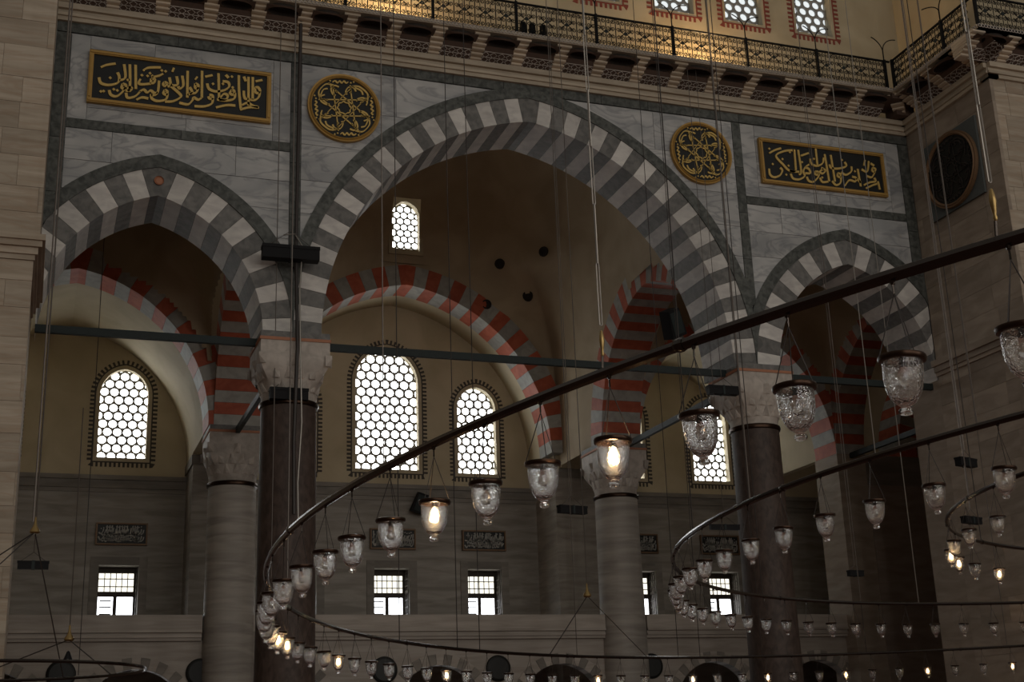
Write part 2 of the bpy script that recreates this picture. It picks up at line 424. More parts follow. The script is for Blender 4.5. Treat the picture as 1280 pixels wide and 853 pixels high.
ashlar(prr, 'left', YP, -0.01, 13.1, 21.3, WP + 0.03, 'pierdark', 0.75, 1.6)
ashlar(prr, 'front', WP + 0.02, 15.3, 0, 21.3, YP + 0.03, 'pier', 0.75, 0.8)
ashlar(prr, 'front', 15.3, 19.0, 0, 21.3, YP + 0.03, 'pier', 0.75, 1.6)
for pj, z0, z1 in ((0.06, 12.6, 12.72), (0.12, 12.72, 12.9), (0.2, 12.9, 13.1)):
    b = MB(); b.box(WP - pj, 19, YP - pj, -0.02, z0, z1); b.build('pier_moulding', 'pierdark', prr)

# ---- aisle arches behind (red and pale grey)
A_dep = Arch(5.86, 4.32, 4.72, 12.42, 1.05)
RP = ('vred', 'vpale')
build_arch('red_striped_arch', A_dep, mpX, -7.85, -6.3, RP, 'red and grey striped cross arch above the left pair of columns', G2, 0.41, proud=0)
build_arch('red_striped_arch', A_dep, mpX, 6.3, 7.85, RP, 'red and grey striped cross arch above the right pair of columns', G2, 0.41, proud=0)
A_l = Arch(-12.45, 4.43, 5.2, 12.42, 0.8); A_r = Arch(12.11, 4.24, 5.2, 12.42, 0.8)
build_arch('red_striped_arch', A_l, mpY, 10.2, 11.72, RP, 'red and grey striped arch with pale soffit seen through the small left facade arch', G2, 0.5, proud=0)
build_arch('red_striped_arch', A_r, mpY, 10.2, 11.72, RP, 'red and grey striped arch in the aisle bay behind the small right facade arch', G2, 0.5, proud=0)
A_c = Arch(0, 5.85, 6.55, 12.9, 0.84)
build_arch('red_striped_arch', A_c, mpY, 14.15, 15.5, RP, 'wide red and grey striped arch over the three middle windows', G2, 0.5, proud=0)
A_dr = Arch(5.86, 4.32, 4.72, 12.42, 0.8)
build_arch('red_striped_arch', A_dr, mpX, 16.35, 17.65, RP, 'red and grey striped cross arch deep behind the small right facade arch', G2, 0.41, proud=0)
A_r2 = Arch(24.6, 4.43, 5.2, 12.42, 0.8)
build_arch('red_striped_arch', A_r2, mpY, 10.25, 11.7, RP, 'red and grey arch springer farthest right, over the dark engaged pillar', G2, 0.41, proud=0, halves=(-1,))

# ---- vault shells: square bay -> pendentives -> dome
def shell(name, x0, x1, y0, y1, zb, zc, hd, mat, cut, label, pw=2.2):
    cx, cy, hx, hy = (x0+x1)/2, (y0+y1)/2, (x1-x0)/2, (y1-y0)/2
    N, K1, K2 = 240, 40, 24
    sq, ci = [], []
    for i in range(N):
        s = i*4.0/N; k = int(s); f = s - k
        q = [(-1 + 2*f, -1), (1, -1 + 2*f), (1 - 2*f, 1), (-1, 1 - 2*f)][k]
        sq.append(q); l = math.hypot(*q); ci.append((q[0]/l, q[1]/l))
    vs = []
    for j in range(K1 + K2 + 1):
        if j <= K1:
            t = j/K1; z = zb + (zc - zb)*t; k = t**pw; sc = 1.0
        else:
            w = (j - K1)/K2*PI/2*0.985; z = zc + hd*math.sin(w); k = 1.0; sc = math.cos(w)
        for i in range(N):
            u = (sq[i][0]*(1-k) + ci[i][0]*k)*sc; v = (sq[i][1]*(1-k) + ci[i][1]*k)*sc
            vs.append((cx + hx*u, cy + hy*v, z))
    fs = []
    for j in range(K1 + K2):
        for i in range(N):
            f = (j*N + i, j*N + (i+1) % N, (j+1)*N + (i+1) % N, (j+1)*N + i)
            c = sum((Vector(vs[q]) for q in f), Vector())/4
            if not cut(c, i*4//N): fs.append(f)
    me = bpy.data.meshes.new(name); me.from_pydata(vs, [], fs); me.update()
    me.polygons.foreach_set('use_smooth', [True]*len(me.polygons)); me.materials.append(MT[mat])
    bm = bmesh.new(); bm.from_mesh(me); bmesh.ops.delete(bm, geom=[v for v in bm.verts if not v.link_faces], context='VERTS')
    bm.to_mesh(me); bm.free()
    o = link(bpy.data.objects.new(name, me)); tag(o, label, kind='structure')
    return o
def inside(A, a, z, off): return abs(a - A.c) < A.a + off and z < A.top(a, off)
def cut_mid(c, side):
    if side == 0: return c.z < 20.6
    if side in (1, 3):
        return inside(A_dep, c.y, c.z, 0.5) or (c.y < 2.1 and c.z < 15)
    return inside(A_c, c.x, c.z, 0.5) or (abs(c.x) < 0.62 and 21.0 < c.z < 23.0)
shell('ceiling_middle_dome', -6.32, 6.32, 1.95, 14.6, 12.45, 20.3, 6.4, 'dome', cut_mid, 'plain ochre dome and pendentives behind the largest arch', 3.6)
def cut_side(A):
    def f(c, side):
        if side == 0: return c.z < 17.6
        if side == 2: return inside(A, c.x, c.z, 0.4)
        return inside(A_dep, c.y, c.z, 0.4)
    return f
shell('ceiling_left_dome', -17.0, -7.83, 1.95, 10.25, 12.45, 18.3, 4.3, 'dome', cut_side(A_l), 'brown dome above the left aisle bay')
shell('ceiling_right_dome', 7.83, 16.4, 1.95, 10.25, 12.45, 18.3, 4.3, 'dome', cut_side(A_r), 'brown dome above the right aisle bay')
def barrel(name, A, y0, y1, off, label):
    b = MB(); prof = []
    for side, ts in ((1, range(0, 25)), (-1, range(24, -1, -1))):
        for i in ts: prof.append(A.pt(side, A.phi*i/24, off))
    outer = []
    for side, ts in ((1, range(0, 25)), (-1, range(24, -1, -1))):
        for i in ts: outer.append(A.pt(side, A.phi*i/24, off + 0.3))
    b.strip(prof, outer, mpY, y0, y1)
    tag(b.build(name, 'cream', None, True), label, kind='structure')
barrel('ceiling_left_barrel', A_l, 11.72, YW, 0.0, 'cream barrel vault over the left windows')
barrel('ceiling_right_barrel', A_r, 11.72, YW, 0.0, 'cream barrel vault over the right windows')
barrel('ceiling_middle_barrel', A_c, 15.5, YW, 0.0, 'shallow cream vault over the three middle windows')

# ---- solid masses between the bays (wall piers with a cream upper part)
def wallpier(name, x0, x1, y0, y1, label):
    b = MB(); b.box(x0, x1, y0, y1, 0, 12.0); o = b.build(name, 'outer'); tag(o, label, kind='structure')
    b = MB(); b.box(x0 - 0.06, x1 + 0.06, y0 - 0.06, y1, 12.0, 12.35); b.build('pier_cap', 'string', o)
    b = MB(); b.box(x0, x1, y0, y1, 12.35, 12.9); b.build('upper_block', 'cream', o)
    return o
wallpier('wall_pier_back_left', -8.0, -6.1, 14.6, YW, 'back wall pilaster behind the left marble column')
wallpier('wall_pier_back_right', 6.1, 8.0, 14.6, YW, 'back wall pilaster behind the right marble column')
for sgn, nm in ((-1, 'left'), (1, 'right')):
    a, b2 = sorted((sgn*6.32, sgn*7.9))
    A_n = Arch(13.1, 1.2, 1.15, 12.36, 0); ys = [11.7 + 2.88*i/30 for i in range(31)]
    b = MB(); b.strip([(y, max(12.36, A_n.top(y, 0))) for y in ys], [(y, 20) for y in ys], mpX, a, b2); tag(b.build('wall_spandrel_' + nm, 'cream'), 'cream wall above the %s marble column' % nm, kind='structure')
    # low arched niche on that wall
b = MB(); b.box(16.35, 17.63, 10.2, 11.8, 0, 12.42); o = b.build('wall_pier_aisle', 'pierdark'); tag(o, 'grey brown aisle pier under the deep red arch on the right', kind='structure')
b = MB(); b.box(17.63, 20.3, 10.15, 11.9, 0, 11.2); q = b.build('wall_pillar_dark', 'pillar'); tag(q, 'dark engaged pillar at the right end of the aisle', kind='structure')
b = MB(); b.box(17.63, 20.3, 10.25, 11.9, 11.2, 12.42); b.build('pillar_cap', 'string', q)
b = MB(); b.box(20.4, 21.0, 1.5, YW, 0, 22); tag(b.build('wall_aisle_end', 'dome'), 'brown end wall of the right aisle', kind='structure')
b = MB(); b.box(18.1, 21, 1.6, YW, 18.0, 18.3); tag(b.build('ceiling_aisle_end', 'dome'), 'dark ceiling at the right end of the aisle', kind='structure')
b = MB(); b.box(-21, -16.9, 1.5, YW, 0, 20); tag(b.build('wall_aisle_left', 'dome'), 'aisle wall hidden by the near left pier', kind='structure')

# ---- outer wall with windows
def arch_outline(cx, z0, w, h, n=10, pointed=1.12):
    """window outline, counter-clockwise; slightly pointed head"""
    a = w/2; A = Arch(cx, a, a*pointed, z0 + h - a*pointed, 0)
    pts = [(cx - a, z0), (cx + a, z0)]
    pts += [A.pt(1, A.phi*i/n, 0) for i in range(n + 1)]
    pts += [A.pt(-1, A.phi*i/n, 0) for i in range(n - 1, -1, -1)]
    return pts
def inpoly(p, poly):
    x, y = p; r = False; j = len(poly) - 1
    for i in range(len(poly)):
        xi, yi = poly[i]; xj, yj = poly[j]
        if (yi > y) != (yj > y) and x < (xj - xi)*(y - yi)/(yj - yi) + xi: r = not r
        j = i
    return r
def offset_outline(cx, z0, w, h, d, **k):
    return arch_outline(cx, z0 - d, w + 2*d, h + 2*d, **k)
disc_me = {}
def pane_mesh(r, mat):
    key = (round(r, 4), mat)
    if key not in disc_me:
        b = MB(); n = 12
        b.add([(r*math.cos(2*PI*i/n), 0, r*math.sin(2*PI*i/n)) for i in range(n)] + [(r*math.cos(2*PI*i/n), 0.02, r*math.sin(2*PI*i/n)) for i in range(n)],
              [tuple(range(n)), tuple(range(2*n-1, n-1, -1))] + [(i, (i+1) % n, n+(i+1) % n, n+i) for i in range(n)])
        me = b.mesh('pane'); me.materials.append(MT[mat]); disc_me[key] = me
    return disc_me[key]
WN = [0]
def hex_window(outline, pitch, y, parent=None, rr=0.415, grille='plaster_grille', name=None, label=None, depth=0.08, pane='pane'):
    """honeycomb plaster grille with a round pane in every cell; only cells that touch the opening"""
    WN[0] += 1
    xs_ = [p[0] for p in outline]; zs_ = [p[1] for p in outline]
    cx = (min(xs_) + max(xs_))/2; z0 = min(zs_)
    root = empty('window_%d' % WN[0], (cx, y, z0)); tag(root, label, kind='structure')
    g = MB(); R = pitch*rr; hexr = pitch/math.sqrt(3)
    nz = int((max(zs_) - z0)/(pitch*0.866)) + 3; nx = int((max(xs_) - min(xs_))/pitch) + 3
    pm = pane_mesh(R*1.02, pane)
    for j in range(-1, nz):
        for i in range(-nx//2 - 1, nx//2 + 2):
            c = ((i + 0.5*(j % 2))*pitch + cx, z0 + 0.3*pitch + j*pitch*0.866)
            near = [c] + [(c[0] + hexr*math.cos(k*PI/6), c[1] + hexr*math.sin(k*PI/6)) for k in range(12)]
            if not any(inpoly(q, outline) for q in near): continue
            hx = []
            for k in range(12):
                w = PI/6*k + PI/6
                rad = hexr if k % 2 == 0 else pitch/2
                hx.append((c[0] - cx + rad*math.cos(w), c[1] - z0 + rad*math.sin(w)))
            cr = [(c[0] - cx + R*math.cos(PI/6*k + PI/6), c[1] - z0 + R*math.sin(PI/6*k + PI/6)) for k in range(12)]
            g.add([(a, 0, b) for a, b in hx] + [(a, 0, b) for a, b in cr] + [(a, depth, b) for a, b in cr],
                  [(k, (k+1) % 12, 12 + (k+1) % 12, 12 + k) for k in range(12)] + [(12 + k, 12 + (k+1) % 12, 24 + (k+1) % 12, 24 + k) for k in range(12)])
            inst('pane', pm, root, (c[0] - cx, depth*0.7, c[1] - z0))
    g.build('grille', grille, root)
    return root
def teeth_border(outl_fn, d0, d1, pitch, y, mat, root, scallop=False):
    """painted band of little teeth around a window opening, a shallow relief"""
    o = Vector(root.location); b = MB()
    pts = outl_fn(d0); pts2 = outl_fn(d1)
    # resample both outlines by arc length
    def resample(ps, n):
        ps = ps + [ps[0]]; L = [0]
        for a, c in zip(ps, ps[1:]): L.append(L[-1] + math.hypot(c[0]-a[0], c[1]-a[1]))
        out = []; k = 0
        for i in range(n):
            t = L[-1]*i/n
            while L[k+1] < t: k += 1
            f = (t - L[k])/max(1e-9, L[k+1] - L[k]); out.append((ps[k][0]*(1-f) + ps[k+1][0]*f, ps[k][1]*(1-f) + ps[k+1][1]*f))
        return out, L[-1]
    _, L = resample(pts, 4); n = int(L/pitch)
    a, _ = resample(pts, 4*n); c = []
    for i in range(4*n):
        t0, t1 = a[i-1], a[(i+1) % (4*n)]; dx, dz = t1[0]-t0[0], t1[1]-t0[1]; l = math.hypot(dx, dz) or 1
        c.append((a[i][0] + dz/l*(d1-d0), a[i][1] - dx/l*(d1-d0)))
    mp = lambda u, v, t: Vector((u, t, v)) - o
    for i in range(n):
        k = 4*i
        q = [a[k], a[(k+1) % (4*n)], a[(k+2) % (4*n)], c[(k+2) % (4*n)], c[(k+1) % (4*n)], c[k]]
        b.prism(q, mp, y - 0.012, y + 0.02)
    mid = outl_fn(d0 - 0.05); nmid = len(mid)
    inn = outl_fn(d0 - 0.05); out2 = outl_fn(d0)
    for i in range(nmid):
        j = (i+1) % nmid
        b.prism([inn[i], inn[j], out2[j], out2[i]], mp, y - 0.012, y + 0.02)
    return b.build('painted_border', mat, root)
UPW = [  # cx, z0, w, h, pitch, label
    (-15.15, 12.62, 1.75, 3.35, 0.36, 'arched honeycomb window half hidden by the near left pier'),
    (-10.4, 12.62, 1.75, 3.45, 0.36, 'arched honeycomb window of the left aisle bay'),
    (-4.0, 12.5, 1.65, 3.6, 0.37, 'arched honeycomb window hidden beside the left granite column'),
    (-0.17, 12.55, 2.6, 5.05, 0.40, 'tall arched honeycomb window in the middle of the back wall'),
    (3.62, 12.5, 1.65, 3.65, 0.37, 'shorter arched honeycomb window right of the tall middle one'),
    (10.25, 12.55, 1.7, 3.6, 0.37, 'arched honeycomb window just right of the right marble column'),
    (14.35, 12.55, 1.7, 3.6, 0.37, 'arched honeycomb window just left of the right granite column')]
holes = [arch_outline(cx, z0, w, h) for cx, z0, w, h, p, l in UPW]
wu = fill2d('wall_outer_upper', [[(-21, 11.9), (21, 11.9), (21, 20.5), (-21, 20.5)]] + holes, 0.6, 'cream', wallY(YW, YW + 0.6))
tag(wu, 'cream plastered upper outer wall', kind='structure')
for (cx, z0, w, h, p, l), ho in zip(UPW, holes):
    rt = hex_window(ho, p, YW + 0.3, label=l)
    teeth_border(lambda d, cx=cx, z0=z0, w=w, h=h: offset_outline(cx, z0, w, h, d), 0.2, 0.36, 0.16, YW, 'border', rt)
for pj, z0, z1 in ((0.05, 11.3, 11.45), (0.12, 11.45, 11.75), (0.2, 11.75, 11.92)):
    b = MB(); b.box(-17, 21, YW - pj, YW + 0.3, z0, z1); tag(b.build('trim_1' if pj == 0.05 else 'trim_2' if pj == 0.12 else 'trim_3', 'string'), 'grey string course below the honeycomb windows', kind='structure')
LOW = [(-10.28, 'left aisle bay'), (-3.7, 'hidden column bay'), (-0.03, 'middle bay, left of two'), (3.78, 'middle bay, right of two'), (10.6, 'bay right of the right marble column'), (14.5, 'bay left of the right granite column')]
LZ0, LZ1, LWd = 6.3, 8.62, 1.42
GROUND = [-13.5, -9.9, -6.0, -2.0, 2.3, 6.6, 10.6, 14.4]  # unseen ground floor windows, added to light the gallery arches
lh = [[(c - LWd/2, 1.0), (c + LWd/2, 1.0), (c + LWd/2, 1.0 + LZ1 - LZ0), (c - LWd/2, 1.0 + LZ1 - LZ0)] for c in GROUND]
lh += [[(c - LWd/2, LZ0), (c + LWd/2, LZ0), (c + LWd/2, LZ1), (c - LWd/2, LZ1)] for c, _ in LOW]
wl = fill2d('wall_outer_lower', [[(-21, 0), (21, 0), (21, 11.9), (-21, 11.9)]] + lh, 0.8, 'outer', wallY(YW, YW + 0.8))
tag(wl, 'grey brown marble lower outer wall', kind='structure')
def low_window(c, where, LZ0=LZ0, LZ1=LZ1):
    WN[0] += 1
    root = empty('window_%d' % WN[0], (c, YW + 0.62, LZ0)); tag(root, 'rectangular daylit window with dark bars in the ' + where, kind='structure')
    H = LZ1 - LZ0; W = LWd
    def bx(name, mat, x0, x1, y0, y1, z0, z1):
        b = MB(); b.box(x0, x1, y0, y1, z0, z1); return b.build(name, mat, root)
    bx('window_frame', 'wood', -W/2, W/2, -0.06, 0.06, H - 0.22, H); bx('window_frame', 'wood', W/2 - 0.13, W/2, -0.06, 0.06, 0, H - 0.22)
    bx('window_frame', 'wood', -W/2, -W/2 + 0.05, -0.06, 0.06, 0, H - 0.22)
    bx('transom', 'wood', -W/2 + 0.05, W/2 - 0.13, -0.06, 0.06, 1.24, 1.43)
    bx('mullion', 'wood', -0.12, 0.01, -0.06, 0.06, 0, 1.24)
    bx('pane', 'panewarm', -W/2 + 0.05, W/2 - 0.13, 0.0, 0.03, 1.43, H - 0.22)
    bx('pane', 'panelow', -W/2 + 0.05, -0.1, 0.0, 0.03, 0.02, 1.28); bx('pane', 'panelow', -0.02, W/2 - 0.13, 0.0, 0.03, 0.02, 1.28)
    for i in range(1, 6): bx('leading_bar', 'wood', -W/2 + 0.05 + i*0.205 - 0.01, -W/2 + 0.05 + i*0.205 + 0.018, -0.03, 0.0, 1.43, H - 0.22)
    for z in (1.6, 1.88): bx('leading_bar', 'wood', -W/2 + 0.05, W/2 - 0.13, -0.02, 0.0, z, z + 0.035)
    for z in (0.35, 0.6, 0.85, 1.08): bx('leading_bar', 'wood', -W/2 + 0.12, -0.18, -0.02, 0.0, z, z + 0.045)
    for i, (x0, x1, z0, z1) in enumerate(((-W/2 - 0.3, -W/2, 0, H + 0.3), (W/2, W/2 + 0.3, 0, H + 0.3), (-W/2, W/2, H, H + 0.3))):
        b = MB(); b.box(x0, x1, -0.66, -0.6, z0, z1); b.build('stone_surround', 'string', root)
    # open casement leaf folded back against the right reveal
    leaf = empty('casement_leaf', (W/2 - 0.05, 0, 0), root)
    for y in (-0.56, -0.4, -0.24, -0.1):
        b = MB(); b.box(-0.015, 0.015, y - 0.018, y + 0.018, 0.02, H - 0.05); b.build('leaf_bar', 'wood', leaf)
    for k in range(9):
        b = MB(); b.box(-0.012, 0.012, -0.56, -0.08, 0.04 + k*0.27 - 0.015, 0.04 + k*0.27 + (0.015 if k != 5 else 0.1)); b.build('leaf_bar', 'wood', leaf)
for c, wname in LOW: low_window(c, wname)
for k, c in enumerate(GROUND): low_window(c, 'ground floor behind the gallery arches, %s from the left' % ordinal(k + 1), 1.0, 1.0 + LZ1 - LZ0)

# ---- gallery front under the outer aisle
GC = [-14.3, -9.95, -5.3, 0.1, 4.6, 10.6, 15.0]
def round_hole(c, r, zs, n=20): return [(c - r, 0.02), (c + r, 0.02)] + [(c + r*math.cos(PI*i/n), zs + r*math.sin(PI*i/n)) for i in range(n + 1)]
gw = fill2d('wall_gallery', [[(-17, 0), (20.4, 0), (20.4, 5.42), (-17, 5.42)]] + [round_hole(c, 1.66, 2.9) for c in GC], 0.5, 'gallery', wallY(10.9, 11.4))
tag(gw, 'low marble gallery wall with a row of small striped arches', kind='structure')
for c in GC:
    n = 21
    for i in range(n):
        a0, a1 = PI*i/n + 0.003, PI*(i+1)/n - 0.003
        b = MB(); b.prism([(c + r_*math.cos(a), 2.9 + r_*math.sin(a)) for r_, a in ((1.64, a0), (1.64, (a0+a1)/2), (1.64, a1), (2.0, a1), (2.0, (a0+a1)/2), (2.0, a0))], mpY, 10.86, 11.42)
        b.build('voussoir', 'string' if i % 2 else 'gallery', gw)
for seg, (x0, x1) in enumerate(((-17, -7.95), (-6.3, 6.25), (7.9, 20.4))):
    for pj, z0, z1 in ((0.04, 5.4, 5.5), (0.1, 5.5, 5.58), (0.06, 5.58, 5.66), (0.16, 5.66, 5.74), (0.12, 5.74, 6.22)):
        b = MB(); b.box(x0, x1, 10.8 - pj, 11.4, z0, z1); b.build('parapet_moulding' if z1 < 6 else 'parapet', 'gallery', gw)
b = MB(); b.box(-17, 20.4, 11.4, YW, 5.42, 5.7); tag(b.build('floor_gallery', 'gallery'), 'gallery floor behind the marble parapet', kind='structure')
for k, (x, w_) in enumerate(((-12.2, 'nearest the left pier'), (-7.95, 'beside the left marble column'), (-1.85, 'below the left of the two middle windows'), (2.2, 'below the right of the two middle windows'), (8.05, 'just right of the right marble column'), (12.8, 'right of the right granite column'))):
    b = MB(); b.lathe([(0.001, 0), (0.36, 0), (0.42, 0.02), (0.45, 0.06), (0.45, 0.1)], 28)
    o = b.build('roundel_board', 'board'); o.location = (x, 10.79, 4.4); o.rotation_euler = (-PI/2, 0, 0)
    tag(o, 'round black board on the gallery arcade, ' + w_, 'roundel', 'black boards of the gallery arcade')

# ---- columns
def column(name, x, y, r0, r1, ztop, mat, label, base_z=0.0, capz=12.36, hw=0.9):
    root = empty(name, (x, y, base_z)); tag(root, label, 'column', 'arcade columns')
    b = MB(); b.box(-hw, hw, -hw, hw, 0, 0.25); b.build('plinth', 'capital', root)
    b = MB(); b.lathe([(r0*1.25, 0.25), (r0*1.25, 0.4), (r0*1.1, 0.48), (r0*1.18, 0.58), (r0*1.02, 0.68)], 40); b.build('base', 'capital', root, True)
    b = MB(); b.lathe([(r0, 0.66), (r0, 2.5), (r1 + (r0-r1)*0.3, ztop*0.7), (r1, ztop)], 48); b.build('shaft', mat, root, True)
    b = MB(); b.lathe([(r1*0.99, ztop - 0.12), (r1*1.06, ztop - 0.1), (r1*1.08, ztop - 0.04), (r1*1.06, ztop + 0.02), (r1, ztop + 0.04)], 48); b.build('collar', 'bronze', root, True)
    zb, zt = ztop + 0.03, capz - 0.12
    # bell: round below, square above
    N = 48; vs = []; K = 10
    for j in range(K + 1):
        t = j/K; k = min(1, max(0, (t - 0.1)/0.5)); k = k*k*(3-2*k)
        rad = r1*0.98 + (hw - r1*0.98)*min(1, t/0.62)**1.3
        for i in range(N):
            a = 2*PI*i/N + PI/4*0; ca, sa = math.cos(a), math.sin(a); mx = max(abs(ca), abs(sa))
            vs.append(((ca*(1-k) + ca/mx*k)*rad, (sa*(1-k) + sa/mx*k)*rad, zb + (zt - zb)*t))
    fs = [(j*N + i, j*N + (i+1) % N, (j+1)*N + (i+1) % N, (j+1)*N + i) for j in range(K) for i in range(N)]
    b = MB(); b.add(vs, fs); cap = b.build('capital', 'capital', root, True)
    # two rows of stalactite leaves
    lf = MB(); lf.add([(-0.5, 0, 0.0), (0.5, 0, 0.0), (0.5, 0, 1.0), (-0.5, 0, 1.0), (0, -0.9, 0.75), (0, -0.35, 0.1), (0.0, -0.9, 1.0)],
                      [(0, 5, 4, 3), (1, 2, 4, 5), (0, 1, 5), (2, 6, 4), (3, 4, 6)])
    lme = lf.mesh('stalactite_leaf'); lme.materials.append(MT['capital'])
    H = zt - zb
    for row, (n, t, s) in enumerate(((16, 0.14, 0.24), (16, 0.34, 0.28), (8, 0.56, 0.3))):
        for i in range(n):
            a = 2*PI*(i + 0.5*(row % 2))/n
            k = min(1, max(0, (t + 0.05 - 0.1)/0.5)); k = k*k*(3-2*k)
            rad = r1*0.98 + (hw - r1*0.98)*min(1, (t + 0.02)/0.62)**1.3
            ca, sa = math.cos(a), math.sin(a); mx = max(abs(ca), abs(sa)); q = (1-k) + k/mx
            inst('stalactite_leaf', lme, cap, (ca*q*rad*0.985, sa*q*rad*0.985, zb + H*t), (0, 0, a + PI/2), (s, s*0.42, H*0.2))
    b = MB(); b.box(-hw - 0.03, hw + 0.03, -hw - 0.03, hw + 0.03, zt, zt + 0.08); b.build('abacus', 'terra', root)
    b = MB(); b.box(-hw, hw, -hw, hw, zt + 0.08, capz + 0.13); b.build('impost', 'vgrey', root)
    return root
column('granite_column', -XC, CY, 0.77, 0.74, 10.7, 'porph', 'dark red granite column below the left end of the largest arch', capz=12.37, hw=0.92)
column('granite_column', XC, CY, 0.76, 0.72, 10.7, 'porph', 'dark red granite column below the right end of the largest arch', capz=12.37, hw=0.92)
column('marble_column', -XC, BY, 0.86, 0.8, 10.55, 'proc', 'pale banded marble column standing behind the left granite column', capz=12.3, hw=0.92)
column('marble_column', XC, BY, 0.86, 0.79, 10.55, 'proc', 'pale banded marble column lit by a lamp left of the right granite column', capz=12.3, hw=0.92)

# ---- iron tie beams at the springing
def tie(p, q, label, h=0.2, w=0.14):
    p, q = Vector(p), Vector(q); d = (q - p).normalized(); s = d.cross(Vector((0, 0, 1))).normalized()*w/2
    b = MB(); vs = []
    for c in (p, q): vs += [c - s + Vector((0,0,-h/2)), c + s + Vector((0,0,-h/2)), c + s + Vector((0,0,h/2)), c - s + Vector((0,0,h/2))]
    o = (p + q)/2
    b.add([v - o for v in vs], [(0,1,2,3), (7,6,5,4), (0,4,5,1), (1,5,6,2), (2,6,7,3), (3,7,4,0)])
    t = b.build('tie_beam', 'tie'); t.location = o; tag(t, label, 'tie beam', 'iron tie beams at the arch springings')
ZT = 12.36
tie((-WP, 0.35, ZT), (-XC - 0.92, 0.35, ZT), 'dark iron tie beam across the small left arch')
tie((-XC + 0.92, 0.35, ZT), (XC - 0.92, 0.35, ZT), 'long dark iron tie beam across the largest arch')
tie((XC + 0.92, 0.35, ZT), (WP, 0.35, ZT), 'dark iron tie beam across the small right arch')
tie((-XC, CY + 0.9, ZT - 0.1), (-XC, BY - 0.92, ZT - 0.1), 'dark iron tie beam running back from the left granite column')
tie((XC, CY + 0.9, ZT - 0.1), (XC, BY - 0.92, ZT - 0.1), 'dark iron tie beam running back from the right granite column')
tie((17.0, 1.5, ZT), (17.0, 10.2, ZT), 'dark iron tie beam below the deep right cross arch')

# ---- cornice, brackets and iron balcony
def run_matrix(p, d):   # local x along the run, local -y outwards, z up
    d = Vector(d).normalized(); n = Vector((d.y, -d.x, 0))     # outward normal = right of direction
    mm = Matrix(((d.x, -n.x, 0, p[0]), (d.y, -n.y, 0, p[1]), (0, 0, 1, p[2]), (0, 0, 0, 1)))
    return mm
def prof_x(b, prof, x0, x1):     # prof: (y,z) outline, extruded along x
    b.prism(prof, lambda a, c, t: (t, a, c), x0, x1)
# one bracket, stacked rounded ribs leaning out
brm = MB()
zz = 0.0
for k in range(6):
    y1 = -0.1 - 0.145*(k + 1); h = 0.083
    prof_x(brm, [(0.1, zz), (y1 + 0.07, zz), (y1 + 0.015, zz + 0.012), (y1, zz + 0.03), (y1 + 0.005, zz + 0.055), (y1 + 0.03, zz + h), (0.1, zz + h)], -0.17 - 0.012*k, 0.17 + 0.012*k)
    zz += h
br_me = brm.mesh('bracket'); br_me.materials.append(MT['bracket'])
# scroll unit of the balustrade, 0.65 wide, 1.0 high
def spiral(b, cx, cz, r, a0, turns, sgn, tr=0.011):
    n = 12; pts = []
    for i in range(n + 1):
        t = i/n; a = a0 + sgn*2*PI*turns*t; q = r*(1 - 0.75*t)
        pts.append((cx + q*math.cos(a), 0, cz + q*math.sin(a)))
    b.tube(pts, tr, 4)
su = MB()
UW = 0.65
su.tube([(-UW/2, 0, 0.02), (-UW/2, 0, 0.98)], 0.017, 4)
su.tube([(0, 0, 0.02), (0, 0, 0.44)], 0.017, 4); su.tube([(0, 0, 0.58), (0, 0, 0.98)], 0.017, 4)
for sx in (-1, 1):
    for ox, fl in ((0.083, 1), (0.243, -1)):
        for cz, a0, sg in ((0.13, -PI/2, 1), (0.37, PI/2, -1), (0.63, -PI/2, 1), (0.87, PI/2, -1)):
            f = sx*fl
            spiral(su, sx*ox, cz, 0.074, a0 if f > 0 else PI - a0, 1.5, sg*f, 0.0135)
    su.tube([(sx*0.05, 0, 0.5), (sx*0.163, 0, 0.42), (sx*0.163, 0, 0.2), (sx*0.3, 0, 0.03)], 0.013, 4)
    su.tube([(sx*0.05, 0, 0.5), (sx*0.163, 0, 0.58), (sx*0.163, 0, 0.8), (sx*0.3, 0, 0.97)], 0.013, 4)
su_me = su.mesh('scroll_panel'); su_me.materials.append(MT['iron'])
ro = MB()
for k in range(8): ro.tube([(0.012*math.cos(PI/4*k), 0, 0.012*math.sin(PI/4*k)), (0.06*math.cos(PI/4*k), -0.01, 0.06*math.sin(PI/4*k))], 0.02, 5)
ro_me = ro.mesh('rosette'); ro_me.materials.append(MT['tie'])
